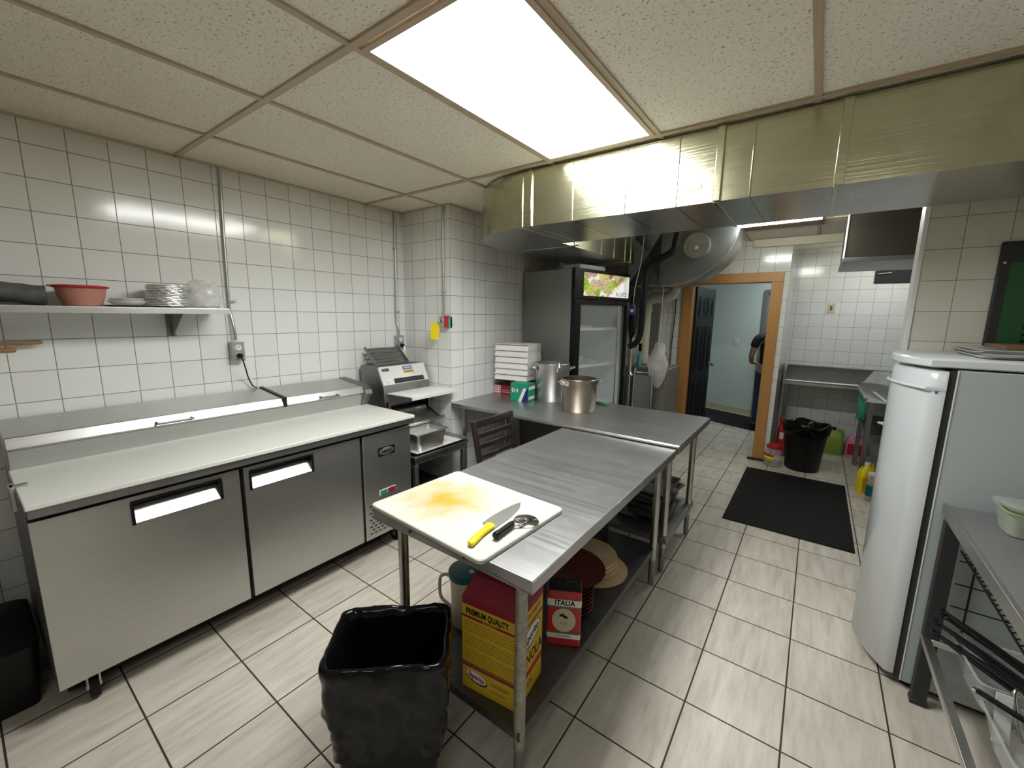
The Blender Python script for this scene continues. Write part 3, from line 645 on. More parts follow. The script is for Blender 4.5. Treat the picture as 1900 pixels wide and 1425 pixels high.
# rolling pins on wall pegs
for k, (y1, z1, r, lab) in enumerate(((0.285, 1.487, 0.0105, 'longer wooden rolling pin on the wall pegs, its handle poking right'), (0.195, 1.458, 0.012, 'lower rolling pin on the wall pegs, its handle mostly cut off'))):
    t = thing('rolling_pin', lab, 'rolling pin', (0.045 + 0.056 * k, y1, z1), 0)
    part(MB().cyl((0, -0.50, -0.012), (0, -0.14, -0.004), 0.024, n=24), 'roller', 'pin', t, bevel=0.004)
    part(MB().lathe([(0.0, 0.0), (r * 0.8, 0.003), (r, 0.012), (r * 0.95, 0.07), (r * 0.75, 0.145)], n=18, cap=(False, True), mat=Matrix.Rotation(PI / 2 + 0.02, 4, 'X')), 'pin_handle', 'pin', t)
t = thing('pin_rack', 'small metal wall rack holding the wooden rolling pins', 'rack', (0, 0, 0))
for y in (-0.02, -0.28):
    part(MB().tube([(0.0, y, 1.44), (0.02, y, 1.44), (0.08, y, 1.410), (0.135, y, 1.412), (0.14, y, 1.46)], 0.004, sm=3), 'hook', 'ss_dark', t)
# ================================================================ CONDUITS AND OUTLETS
def conduit(pts, label, r=0.0085, clips=()):
    t = thing('conduit', label, 'conduit', pts[-1])
    L = Vector(pts[-1])
    part(MB().tube([tuple(Vector(p) - L) for p in pts], r, n=12, sm=5), 'tube', 'galb', t)
    for z in clips:
        x, y = pts[0][0] - L.x, pts[0][1] - L.y
        part(MB().box(x - 0.012 if False else x - 0.011, x + 0.011, y - 0.02, y + 0.02, z - L.z - 0.006, z - L.z + 0.006), 'clip', 'galb', t, bevel=0.002)
    return t
conduit([(0.014, 1.125, H), (0.014, 1.115, 2.2), (0.014, 1.106, 1.72), (0.014, 1.108, 1.64), (0.035, 1.114, 1.54), (0.036, 1.116, 1.462)], 'tall steel conduit on the left wall at the end of the shelf', clips=(1.71,))
conduit([(0.014, 2.425, H), (0.014, 2.42, 2.0), (0.014, 2.41, 1.62), (0.035, 2.418, 1.52), (0.036, 2.42, 1.455)], 'steel conduit on the left wall beside the tiled corner', clips=(2.2, 1.66))
conduit([(0.517, 2.506, H), (0.516, 2.506, 1.9), (0.514, 2.506, 1.64), (0.513, 2.495, 1.625)], 'steel conduit down the pier to the red pull box', clips=(1.83,))
def outlet(y, z, label, w=0.036):
    t = thing('outlet_box', label, 'outlet', (0.0, y, z))
    part(MB().box(0.001, 0.05, -w, w, -0.060, 0.060), 'box', 'outl', t, bevel=0.004)
    p = part(MB().box(0.05, 0.054, -w * 1.02, w * 1.02, -0.062, 0.062), 'cover_plate', 'outl', t, bevel=0.002)
    for dz in (0.026, -0.026):
        part(MB().lathe([(0.019, 0), (0.019, 0.003)], n=20, mat=Matrix.Translation((0.054, 0, dz)) @ Matrix.Rotation(PI / 2, 4, 'Y')), 'socket', 'whitetrim', p)
        part(MB().box(0.057, 0.0578, -0.008, -0.005, dz - 0.002, dz + 0.008).box(0.057, 0.0578, 0.005, 0.008, dz - 0.002, dz + 0.008), 'slots', 'black', p)
    return t
outlet(1.120, 1.390, 'metal outlet box on the left wall, black plug in it')
outlet(2.424, 1.392, 'metal outlet box in the corner above the dough sheeter')
t = thing('power_cord', 'black power cord plugged in over the prep refrigerator', 'cord', (0.058, 1.12, 1.364))
part(MB().lathe([(0.017, 0.0), (0.018, 0.012), (0.014, 0.03), (0.006, 0.04)], n=14, mat=Matrix.Rotation(PI / 2, 4, 'Y')), 'plug', 'black', t)
part(MB().tube([(0.032, 0, 0), (0.040, 0.004, -0.03), (0.03, 0.02, -0.09), (-0.01, 0.045, -0.15), (-0.032, 0.075, -0.21), (-0.034, 0.10, -0.228)], 0.0042, n=10, sm=6), 'cable', 'black', t)
t = thing('power_cord', 'power cord of the dough sheeter, plugged in the corner outlet', 'cord', (0.058, 2.424, 1.366))
part(MB().lathe([(0.017, 0.0), (0.018, 0.012), (0.014, 0.03), (0.006, 0.04)], n=14, mat=Matrix.Rotation(PI / 2, 4, 'Y')), 'plug', 'black', t)
part(MB().tube([(0.032, 0, 0), (0.042, 0.002, -0.03), (0.055, -0.01, -0.08), (0.08, -0.03, -0.12), (0.10, -0.03, -0.142)], 0.004, n=10, sm=6), 'cable', 'alu', t)
# pull box, tag and sticker on the pier
t = thing('pull_box', 'metal box with red cover at the foot of the pier conduit', 'switch box', (0.545, 2.5195, 1.585))
part(MB().box(-0.052, 0.012, -0.05, 0, -0.042, 0.045), 'box', 'outl', t, bevel=0.003)
part(MB().box(0.012, 0.033, -0.052, 0, -0.048, 0.048), 'red_cover', 'red', t, 'red side cover', bevel=0.002)
part(MB().lathe([(0.021, 0), (0.021, 0.012), (0.010, 0.016), (0.010, 0.028)], n=18, mat=Matrix.Translation((-0.022, -0.05, 0.008)) @ Matrix.Rotation(PI / 2, 4, 'X')), 'key_switch', 'chrome', t)
m = MB(); m.add([(-0.034, 0, 0.062), (0.022, 0, 0.072), (0.034, 0, 0.02), (0.020, 0, -0.078), (-0.046, 0, -0.068), (-0.044, 0, 0.0)], [(0, 1, 2, 3, 4, 5)])
o = tag(m.build('hang_tag', 'yellow', loc=(0.470, 2.455, 1.508), rot=(0, 0, 0.5), solid=0.0015), 'yellow hang tag dangling from the red pull box', 'tag')
tag(MB().box(-0.0008, 0.0, -0.02, 0.018, -0.045, 0.045).box(-0.016, -0.0008, -0.022, -0.0195, -0.045, 0.045).build('sticker', 'greencloth', loc=(0.580, 2.5202, 1.580)), 'small green sticker folded over the pier corner beside the pull box', 'sticker')
# ================================================================ SHEETER STAND, PAN, DOUGH SHEETER
t = thing('equipment_stand', 'low steel stand in the tiled corner under the dough sheeter', 'stand', (0.0, 1.925, 0))
part(MB().box(0.02, 0.795, 0.0, 0.575, 0.590, 0.612), 'stand_top', 'ss_dark', t, bevel=0.004)
part(MB().box(0.05, 0.77, 0.02, 0.555, 0.54, 0.590), 'apron', 'ss_dark', t)
for x, y in ((0.06, 0.03), (0.76, 0.03), (0.06, 0.545), (0.76, 0.545)):
    part(MB().box(x - 0.017, x + 0.017, y - 0.017, y + 0.017, 0, 0.54), 'leg', 'gal', t, bevel=0.003)
part(MB().box(0.06, 0.76, 0.03, 0.545, 0.16, 0.175), 'under_shelf', 'darkgrey', t)
t = thing('sheet_pan', 'aluminium sheet pan with parchment on the low stand beside the sheeter', 'pan', (0.522, 2.215, 0.6125))
part(MB().loft([rrect(0.50, 0.50, 0.02, 0), rrect(0.55, 0.545, 0.03, 0.022), rrect(0.565, 0.56, 0.03, 0.024), rrect(0.565, 0.56, 0.03, 0.021), rrect(0.545, 0.54, 0.03, 0.020), rrect(0.496, 0.496, 0.02, 0.003)], cap=(False, True)), 'tray', 'alu', t)
part(MB().box(-0.23, 0.24, -0.23, 0.24, 0.0035, 0.005), 'parchment', 'paper', t)
t = thing('steam_pan', 'deep dented steel pan on the sheet pan below the sheeter', 'pan', (0.655, 2.135, 0.620), 0.0)
part(MB().loft([rrect(0.19, 0.265, 0.03, 0), rrect(0.215, 0.30, 0.035, 0.13), rrect(0.24, 0.33, 0.02, 0.137), rrect(0.243, 0.333, 0.02, 0.134), rrect(0.24, 0.33, 0.02, 0.139), rrect(0.211, 0.296, 0.035, 0.137), rrect(0.186, 0.261, 0.03, 0.004)], cap=(True, True)), 'pan_body', 'alu', t)
part(MB().loft([[noisy(p, 0.006, 30, 2) for p in rrect(0.20, 0.285, 0.03, 0.105)], [noisy(p, 0.008, 30, 2) for p in rrect(0.10, 0.14, 0.03, 0.118)]], cap=(True, True)), 'crumpled_foil', 'foil', t)
t = thing('dough_sheeter', 'steel dough sheeter with sloped front and white feed tray in the corner', 'dough machine', (0.05, 2.005, 0.614))
D = 0.478
part(MB().prism([(0.0, 0.0), (0.0, 0.606), (0.225, 0.606), (0.300, 0.442), (0.305, 0.30), (0.20, 0.235), (0.17, 0.0)], 1, 0, D), 'housing', 'ss_dark', t, bevel=0.004)
part(MB().prism([(0.227, 0.608), (0.231, 0.608), (0.296, 0.468), (0.291, 0.466)], 1, 0.004, D - 0.004), 'front_panel', 'satin', t)
sl = Vector((0.065, 0, -0.14)).normalized(); nn = Vector((0.14, 0, 0.065)).normalized()
def onslope(a, y, off=0.0015): # a = distance down the slope from its top
    p = Vector((0.231, 0, 0.608)) + sl * a + nn * off; return (p.x, y, p.z)
def slope_plate(a0, a1, y0, y1, th, mat, name, par, lab=None):
    P = [onslope(a0, y0, 0.0005), onslope(a0, y1, 0.0005), onslope(a1, y1, 0.0005), onslope(a1, y0, 0.0005)]; Q = [tuple(Vector(p) + nn * th) for p in P]
    return part(MB().add(P + Q, [(0, 1, 2, 3), (7, 6, 5, 4), (0, 4, 5, 1), (1, 5, 6, 2), (2, 6, 7, 3), (3, 7, 4, 0)]), name, mat, par, lab)
bp = slope_plate(0.018, 0.040, 0.03, 0.095, 0.0015, 'black', 'badge', t)
text(bp, 'NELLA', 0.017, onslope(0.029, 0.062, 0.002), (0, 1, 0), tuple(-sl), 'alu')
l1 = slope_plate(0.012, 0.042, 0.235, 0.330, 0.001, 'navy', 'blue_label', t, 'blue warning label')
slope_plate(0.018, 0.036, 0.243, 0.322, 0.0016, 'paleblue', 'label_print', l1)
l2 = slope_plate(0.050, 0.072, 0.235, 0.345, 0.001, 'yellowlab', 'yellow_label', t, 'yellow warning label')
slope_plate(0.056, 0.060, 0.243, 0.335, 0.0014, 'brownb', 'label_print', l2); slope_plate(0.064, 0.067, 0.243, 0.315, 0.0014, 'brownb', 'label_print', l2)
slope_plate(0.108, 0.150, 0.115, D - 0.05, 0.0006, 'darkgrey', 'feed_slot', t)
part(MB().lathe([(0.019, 0), (0.019, 0.004), (0.012, 0.008), (0.012, 0.016), (0, 0.018)], n=20, cap=(True, False), mat=Matrix.Translation(onslope(0.125, 0.058)) @ Matrix.Rotation(PI / 2 - math.atan2(0.065, 0.14), 4, 'Y')), 'dial', 'whitetrim', t)
part(MB().cyl((0.255, 0.115, 0.415), (0.255, D - 0.05, 0.415), 0.03, n=24), 'upper_roller', 'white', t)
part(MB().prism([(0.29, 0.395), (0.29, 0.403), (0.585, 0.412), (0.600, 0.408), (0.600, 0.382), (0.594, 0.382), (0.592, 0.402)], 1, 0.03, 0.505), 'feed_tray', 'white', t, 'white sloping feed tray', bevel=0.002)
part(MB().cyl((0.30, 0.05, 0.23), (0.30, D - 0.06, 0.23), 0.026, n=24).box(0.17, 0.33, 0.02, 0.03, 0.2, 0.33).box(0.17, 0.33, D - 0.04, D - 0.03, 0.2, 0.33), 'lower_roller', 'ss_y', t)
m = MB(); rings = []
arcp = [(0.20 + 0.30 * k / 10, 0.250 - 0.095 * (k / 10) ** 1.4) for k in range(11)] + [(0.515, 0.157), (0.522, 0.170), (0.515, 0.181)]
m.loft([[(x, 0.05, z) for x, z in arcp], [(x, D - 0.05, z) for x, z in arcp]], closed=False, smooth=True)
part(m, 'catch_chute', 'ss_y', t, solid=0.003)
part(MB().prism([(0.20, 0.24), (0.24, 0.27), (0.47, 0.175), (0.49, 0.15), (0.46, 0.15)], 1, D - 0.04, D - 0.034).cyl((0.47, D - 0.03, 0.16), (0.47, D + 0.005, 0.16), 0.012), 'chute_arm', 'ss_dark', t)
part(MB().box(0.29, 0.315, 0.012, 0.045, 0.30, 0.33), 'switch', 'black', t)
part(MB().lathe([(0.019, 0), (0.019, 0.014), (0.0, 0.016)], n=18, cap=(True, False), mat=Matrix.Translation((0.305, 0.035, 0.275)) @ Matrix.Rotation(PI / 2, 4, 'Y')), 'stop_button', 'red', t, 'red round stop button')
m = MB()
for k in range(6):
    m.prism([(0.165 - 0.024 * k, 0.612 + 0.022 * k), (0.146 - 0.024 * k, 0.630 + 0.022 * k), (0.149 - 0.024 * k, 0.633 + 0.022 * k), (0.168 - 0.024 * k, 0.615 + 0.022 * k)], 1, 0.04, 0.36)
m.prism([(0.165, 0.607), (0.17, 0.635), (0.02, 0.76), (0.0, 0.74)], 1, 0.036, 0.040).prism([(0.165, 0.607), (0.17, 0.635), (0.02, 0.76), (0.0, 0.74)], 1, 0.36, 0.364)
part(m, 'feed_guard', 'ss_dark', t, 'slotted metal guard')
tag(MB().loft([rrect(0.30, 0.26, 0.03, 0), rrect(0.32, 0.28, 0.03, 0.10), rrect(0.33, 0.29, 0.03, 0.11), rrect(0.02, 0.02, 0.005, 0.12)]).build('storage_tub', 'darkgrey', loc=(0.45, 2.2, 0.176)), 'dark tub on the lower shelf of the corner stand', 'tub')
# ================================================================ WORK TABLE
def tube_leg(parent, x, y, ztop, zs=0.25, mat='ss_z', low='ss_dark', r=0.0205):
    l = part(MB().cyl((x, y, 0.17), (x, y, ztop), r, n=20), 'leg', mat, parent)
    part(MB().cyl((x, y, 0.028), (x, y, 0.172), r * 0.88, n=20).lathe([(0.012, 0.0), (0.017, 0.004), (0.017, 0.012), (r * 0.8, 0.028)], c=(x, y, 0), n=16, cap=(True, False)), 'foot', low, l)
    return l
t = thing('work_table', 'long stainless work table with the cutting board on it, front centre', 'table', (0, 0, 0))
TX0, TX1, TY0, TY1, TZ = 1.695, 2.462, 0.935, 2.478, 0.876
m = MB().box(TX0, TX1, TY0, TY1, TZ - 0.004, TZ).box(TX0, TX0 + 0.003, TY0, TY1, TZ - 0.045, TZ - 0.003).box(TX1 - 0.003, TX1, TY0, TY1, TZ - 0.045, TZ - 0.003).box(TX0, TX1, TY0, TY0 + 0.003, TZ - 0.045, TZ - 0.003).box(TX0, TX1, TY1 - 0.003, TY1, TZ - 0.045, TZ - 0.003)
part(m, 'tabletop', 'ss_top', t, bevel=0.0015)
part(MB().box(TX0 + 0.1, TX1 - 0.1, TY0 + 0.1, TY1 - 0.1, TZ - 0.03, TZ - 0.005), 'stiffener', 'ss_dark', t)
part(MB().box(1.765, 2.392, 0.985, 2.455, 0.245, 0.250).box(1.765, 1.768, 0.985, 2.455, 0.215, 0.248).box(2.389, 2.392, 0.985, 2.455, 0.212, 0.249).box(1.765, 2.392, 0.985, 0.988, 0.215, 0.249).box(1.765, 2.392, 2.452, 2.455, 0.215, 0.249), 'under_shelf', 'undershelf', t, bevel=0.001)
tube_leg(t, 1.79, 1.005, TZ - 0.006, mat='ss_z'); tube_leg(t, 2.378, 1.005, TZ - 0.006, mat='rust'); tube_leg(t, 1.79, 2.43, TZ - 0.006); tube_leg(t, 2.385, 2.425, TZ - 0.006)
for x in (1.92, 2.19): part(MB().lathe([(0.006, 0), (0.005, 0.003), (0, 0.0035)], n=12, cap=(True, False), mat=Matrix.Translation((x, TY0, TZ - 0.025)) @ Matrix.Rotation(PI / 2, 4, 'X')), 'bolt', 'black', t)
# ---- counter across the room, behind the table
t = thing('counter_table', 'stainless counter carrying the stock pots, across the end of the work table', 'counter', (0, 0, 0))
CX0, CX1, CY0, CY1, CZ = 0.582, 2.475, 2.490, 3.366, 0.900
m = MB()
m.loft([rrect(CX1 - CX0, CY1 - CY0, 0.05, z, 6, (CX0 + CX1) / 2, (CY0 + CY1) / 2) for z in (CZ - 0.006, CZ)], smooth=False)
part(m, 'tabletop', 'ss_top', t, bevel=0.002)
m = MB().cyl((CX0 + 0.04, CY0 + 0.012, CZ - 0.014), (CX1 - 0.002, CY0 + 0.012, CZ - 0.014), 0.014, n=14).box(CX1 - 0.004, CX1, CY0 + 0.012, CY1, CZ - 0.045, CZ - 0.004).box(CX0 + 0.03, CX1, CY1 - 0.004, CY1, CZ - 0.04, CZ - 0.004)
part(m, 'rolled_edge', 'ss_x', t)
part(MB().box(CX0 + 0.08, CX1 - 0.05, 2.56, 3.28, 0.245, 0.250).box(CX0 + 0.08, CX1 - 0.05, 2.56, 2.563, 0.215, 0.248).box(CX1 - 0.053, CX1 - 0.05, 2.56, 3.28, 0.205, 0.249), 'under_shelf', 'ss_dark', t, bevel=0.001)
for x, y in ((2.395, 2.60), (2.405, 3.20), (0.66, 2.60), (0.66, 3.20)): tube_leg(t, x, y, CZ - 0.007)
part(MB().box(2.36, 2.44, 2.62, 3.18, 0.80, 0.85), 'top_brace', 'ss_dark', t, bevel=0.003)
# ---- cutting board, knife, pizza cutter
t = tag(MB().loft([rrect(0.605, 0.475, 0.02, 0), rrect(0.611, 0.481, 0.022, 0.003), rrect(0.611, 0.481, 0.022, 0.014), rrect(0.605, 0.475, 0.02, 0.017)], smooth=True).build('cutting_board', 'board', loc=(2.002, 1.155, TZ), rot=(0, 0, math.radians(-3.2)), auto=30), 'large white cutting board with a yellow stain on the work table', 'cutting board')
ZB = TZ + 0.0175
t = thing('chef_knife', 'yellow-handled chef knife lying on the cutting board', 'knife', (2.192, 1.082, ZB), math.radians(4))
bl = [(0.012, -0.01), (0.014, 0.10), (0.005, 0.18), (-0.018, 0.228), (-0.030, 0.195), (-0.042, 0.13), (-0.048, 0.06), (-0.048, 0.004), (-0.010, 0.0)]
part(MB().prism(bl, 2, 0.002, 0.0038), 'blade', 'alu', t)
rings = []
for y, w, h, cx in ((-0.145, 0.006, 0.006, 0.012), (-0.14, 0.013, 0.010, 0.010), (-0.11, 0.0155, 0.011, 0.004), (-0.07, 0.013, 0.010, 0.0), (-0.03, 0.0145, 0.0105, -0.002), (-0.004, 0.019, 0.010, -0.006), (0.004, 0.016, 0.006, -0.008)):
    rings.append([(cx + w * math.cos(2 * PI * i / 16), y, 0.0105 + h * math.sin(2 * PI * i / 16)) for i in range(16)])
part(MB().loft(rings), 'knife_handle', 'yellow', t, 'yellow plastic handle')
t = thing('pizza_cutter', 'black-handled pizza wheel lying beside the yellow knife', 'pizza cutter', (2.252, 1.020, ZB), math.radians(2))
part(MB().lathe([(0.009, 0.0), (0.0125, 0.003), (0.0135, 0.012), (0.0115, 0.03), (0.0115, 0.095), (0.009, 0.11)], n=20, mat=Matrix.Translation((0, 0, 0.016)) @ Matrix.Rotation(-PI / 2, 4, 'X')), 'cutter_handle', 'black', t)
part(MB().lathe([(0.0, 0.0), (0.046, 0.0014), (0.047, 0.0018), (0.046, 0.0022), (0.0, 0.0035)], n=44, cap=(False, False), mat=Matrix.Translation((0.018, 0.172, 0.003)) @ Matrix.Rotation(0.06, 4, 'Y')), 'wheel', 'chrome', t)
part(MB().tube([(0, 0.105, 0.016), (-0.004, 0.125, 0.017), (0.004, 0.15, 0.016), (0.018, 0.172, 0.012)], 0.0055, n=10).tube([(0, 0.11, 0.014), (0.024, 0.122, 0.010), (0.03, 0.145, 0.010)], 0.005, n=10).lathe([(0.009, 0), (0.009, 0.010), (0, 0.012)], c=(0.018, 0.172, 0.004), n=16, cap=(True, False)), 'fork', 'chrome', t)
# ---- below the table: oil carton, pitcher, bottles, tin, plates, peels
ZU = 0.2505
t = thing('oil_carton', 'tall yellow and maroon oil carton under the table behind the bin', 'carton', (2.213, 1.125, ZU), math.radians(7))
t.scale = (1, 1, 1.34)
w, d, h, hs = 0.118, 0.100, 0.285, 0.325
m = MB().box(-w, w, -d, d, 0, h, 0); m.f.pop(1); m.m.pop(1); m.sm.pop(1)
m.add([(-w, -d, h), (w, -d, h), (w, d, h), (-w, d, h), (-w + 0.02, -d + 0.055, hs), (w - 0.02, -d + 0.055, hs), (w - 0.02, d - 0.03, hs), (-w + 0.02, d - 0.03, hs)], [(0, 1, 5, 4), (1, 2, 6, 5), (2, 3, 7, 6), (3, 0, 4, 7), (4, 5, 6, 7)], 1)
c = part(m, 'carton_body', ['yellowlab', 'maroon'], t)
e = 0.0006
part(MB().box(-w, w, -d - e, -d, 0.262, h), 'maroon_band', 'maroon', c)
for za, zb in ((0.222, 0.229), (0.070, 0.077), (0.079, 0.083)): part(MB().box(-w, w, -d - e, -d, za, zb), 'stripe', 'maroon', c)
text(c, 'PREMIUM QUALITY', 0.0245, (-0.1, -d, 0.243), (1, 0, 0), (0, 0, 1), 'black', align='LEFT', bold=0.0007, sx=0.86)
text(c, 'NO CHOLESTEROL', 0.0065, (0.0, -d - e, 0.2255), (1, 0, 0), (0, 0, 1), 'yellowlab')
m = MB(); random.seed(5)
for i in range(15):
    z = 0.210 - i * 0.0088
    if i in (4, 9): continue
    x = -w + 0.012
    while x < w - 0.02:
        L = random.uniform(0.008, 0.022); L = min(L, w - 0.012 - x); m.box(x, x + L, -d - e * 0.6, -d, z, z + 0.0016); x += L + 0.004
part(m, 'small_print', 'brownb', c)
def oval(par, org, xd, yd, rx, ry, mat, nm, th=0.0008, off=0.0):
    xd = Vector(xd).normalized(); yd = Vector(yd).normalized(); zd = xd.cross(yd); o3 = Vector(org) + zd * off
    A = [tuple(o3 + xd * rx * math.cos(2 * PI * i / 32) + yd * ry * math.sin(2 * PI * i / 32)) for i in range(32)]; B = [tuple(Vector(p) + zd * th) for p in A]
    return part(MB().loft([A, B], smooth=False), nm, mat, par)
oval(c, (-0.052, -d, 0.043), (1, 0, -0.12), (0.12, 0, 1), 0.046, 0.0165, 'black', 'logo_shadow', 0.0008)
oval(c, (-0.054, -d, 0.046), (1, 0, -0.12), (0.12, 0, 1), 0.044, 0.0145, 'paper', 'logo_oval', 0.0012)
text(c, 'Saporito', 0.020, (-0.054, -d - 0.0012, 0.046), (1, 0, -0.12), (0.12, 0, 1), 'maroon', bold=0.0005)
part(MB().box(0.01, 0.09, -d - e, -d, 0.050, 0.052).box(0.01, 0.08, -d - e, -d, 0.044, 0.046).box(0.01, 0.07, -d - e, -d, 0.026, 0.028), 'small_print', 'brownb', c)
# right hand face of the carton (+x)
def sidebar(z0, z1, y0, y1, sl_, mat, nm):
    part(MB().add([(w, y0, z0), (w, y1, z0 + sl_), (w, y1, z1 + sl_), (w, y0, z1), (w + e, y0, z0), (w + e, y1, z0 + sl_), (w + e, y1, z1 + sl_), (w + e, y0, z1)], [(0, 3, 2, 1), (4, 5, 6, 7), (0, 1, 5, 4), (1, 2, 6, 5), (2, 3, 7, 6), (3, 0, 4, 7)]), nm, mat, c)
sidebar(0.262, h, -d, d, 0, 'maroon', 'maroon_band'); sidebar(0.214, 0.221, -d, d, 0.0, 'maroon', 'stripe'); sidebar(0.060, 0.078, -d, d, 0, 'red', 'stripe')
oval(c, (w, 0, 0.178), (0, 1, 0.12), (0, -0.12, 1), 0.078, 0.030, 'black', 'logo_shadow', 0.0008); oval(c, (w, 0, 0.180), (0, 1, 0.12), (0, -0.12, 1), 0.073, 0.026, 'paper', 'logo_oval', 0.0012)
text(c, 'Saporito', 0.035, (w + 0.0012, 0, 0.180), (0, 1, 0.12), (0, -0.12, 1), 'black', bold=0.0006)
text(c, 'VANOLA', 0.048, (w, 0, 0.112), (0, 1, 0), (0, 0, 1), 'black', bold=0.0008); text(c, 'OIL', 0.03, (w, 0, 0.035), (0, 1, 0), (0, 0, 1), 'maroon')
text(c, 'PREMIUM QUALITY', 0.017, (w, 0, 0.243), (0, 1, 0), (0, 0, 1), 'maroon')
t = thing('pitcher', 'beige plastic pitcher with dark teal lid under the table', 'pitcher', (1.893, 1.265, ZU), math.radians(215))
part(MB().lathe([(0.058, 0), (0.061, 0.004), (0.070, 0.235), (0.068, 0.235), (0.058, 0.006), (0, 0.005)], n=36, cap=(True, False)), 'pitcher_body', 'pitch', t)
part(MB().lathe([(0.071, 0.232), (0.076, 0.236), (0.077, 0.262), (0.073, 0.268), (0.030, 0.272), (0, 0.272)], n=36, cap=(True, False)), 'lid', 'teal', t, 'dark teal lid')
part(MB().tube([(0.066, 0, 0.235), (0.105, 0, 0.232), (0.118, 0, 0.20), (0.112, 0, 0.12), (0.064, 0, 0.075)], 0.0075, n=10, sm=5), 'pitcher_handle', 'pitch', t)
part(MB().lathe([(0.012, 0), (0.010, 0.004), (0, 0.005)], c=(-0.03, 0.03, 0.2715), n=16, cap=(True, False)), 'spout_cap', 'whitetrim', t)
for k, (x, y, hh, lab) in enumerate(((2.045, 1.245, 0.275, 'white round-capped jug behind the oil carton, nearer the pitcher'), (2.165, 1.295, 0.300, 'white-capped jug behind the oil carton, nearer the front leg'))):
    t = thing('jug', lab, 'jug', (x, y, ZU))
    part(MB().lathe([(0.040, 0), (0.044, 0.005), (0.044, hh - 0.075), (0.030, hh - 0.035), (0.026, hh - 0.028)], n=28), 'jug_body', 'pitch', t)
    part(MB().lathe([(0.030, hh - 0.032), (0.031, hh - 0.003), (0.028, hh), (0, hh)], n=28, cap=(True, False)), 'cap', 'white', t, 'white screw cap')
t = thing('oil_tin', 'red oil tin lettered ITALIA under the table', 'tin', (2.300, 1.450, ZU), math.radians(28))
t.scale = (1, 1, 1.1)
tw, td, th = 0.072, 0.045, 0.232
c = part(MB().loft([rrect(2 * tw, 2 * td, 0.008, 0), rrect(2 * tw, 2 * td, 0.008, th)], smooth=True), 'tin_body', 'red', t, bevel=0.002)
part(MB().loft([rrect(2 * tw + 0.002, 2 * td + 0.002, 0.009, 0.170), rrect(2 * tw + 0.002, 2 * td + 0.002, 0.009, 0.198)], cap=(False, False)), 'white_band', 'paper', c)
part(MB().loft([rrect(2 * tw + 0.002, 2 * td + 0.002, 0.009, 0.032), rrect(2 * tw + 0.002, 2 * td + 0.002, 0.009, 0.052)], cap=(False, False)), 'white_band', 'paper', c)
for za, zb in ((0.164, 0.170), (0.052, 0.058)): part(MB().loft([rrect(2 * tw + 0.0015, 2 * td + 0.0015, 0.009, za), rrect(2 * tw + 0.0015, 2 * td + 0.0015, 0.009, zb)], cap=(False, False)), 'green_line', 'greenp', c)
text(c, 'ITALIA', 0.029, (0.002, -td - 0.001, 0.184), (1, 0, 0), (0, 0, 1), 'black', bold=0.0008)
oval(c, (0, -td, 0.110), (1, 0, 0), (0, 0, 1), 0.050, 0.050, 'cream', 'medallion', 0.001); oval(c, (0.004, -td, 0.126), (1, 0, -0.4), (0.4, 0, 1), 0.014, 0.006, 'black', 'olive_mark', 0.0014); oval(c, (-0.010, -td, 0.132), (1, 0, 0.6), (-0.6, 0, 1), 0.010, 0.005, 'black', 'olive_mark', 0.0014)
text(c, 'OLIO', 0.012, (0, -td - 0.001, 0.098), (1, 0, 0), (0, 0, 1), 'brownb'); text(c, 'EXTRA VERGINE', 0.008, (0, -td - 0.001, 0.042), (1, 0, 0), (0, 0, 1), 'black')
part(MB().box(-tw + 0.004, tw - 0.004, -td + 0.004, td - 0.004, th, th + 0.002).lathe([(0.017, 0), (0.017, 0.018), (0, 0.018)], c=(-0.035, 0, th + 0.002), n=18, cap=(True, False)).tube([(0.0, -0.005, th + 0.002), (0.01, -0.005, th + 0.02), (0.045, -0.005, th + 0.02), (0.055, -0.005, th + 0.002)], 0.003, n=8), 'tin_top', 'darkgrey', c)
# nested dark red pans, with a wide one resting on top
for k in range(7):
    r = 0.098
    o = MB().lathe([(r * 0.8, 0.0), (r, 0.020), (r + 0.004, 0.024), (r + 0.001, 0.0255), (r * 0.78, 0.004), (0, 0.004)], n=40, cap=(True, False)).build('serving_dish', 'redpan', loc=(2.235, 1.655, ZU + k * 0.021))
    tag(o, '%s dark red round dish%s in the pile behind the oil tin' % (('lowest', 'second', 'third', 'fourth', 'fifth', 'sixth', 'topmost')[k], '' if k in (0, 6) else ' from the bottom'), 'dish', 'dark red dishes piled under the table')
o = MB().lathe([(0.12, 0.0), (0.15, 0.012), (0.152, 0.016), (0.148, 0.016), (0.115, 0.005), (0, 0.005)], n=48, cap=(True, False)).build('serving_tray', 'redpan', loc=(2.215, 1.70, ZU + 0.166), rot=(0.05, 0.06, 0))
tag(o, 'wide dark red round tray lying on top of the red dishes', 'tray')
def boards(x, y, specs, labs, grp):
    for k, (r, dx, dy, rx, dz) in enumerate(specs):
        o = MB().lathe([(r - 0.003, 0.0), (r, 0.003), (r, 0.010), (r - 0.003, 0.013)], n=64, mat=None).build('pizza_board', 'peel', loc=(x + dx, y + dy, ZU + dz), rot=(rx, 0, 0.4 * k), auto=60)
        tag(o, labs[k], 'pizza board', grp)
boards(2.190, 2.005, [(0.180, 0.0, 0.0, 0.0, 0.0), (0.165, -0.03, -0.01, 0.0, 0.030), (0.165, -0.035, -0.015, 0.0, 0.060), (0.165, -0.04, -0.02, 0.0, 0.078)],
       ['lowest and widest pale wooden pizza board in the nearer pile', 'pale wooden pizza board second from the bottom of the nearer pile', 'pale wooden pizza board third from the bottom of the nearer pile', 'top pale wooden pizza board of the nearer pile'], 'round wooden boards under the table')
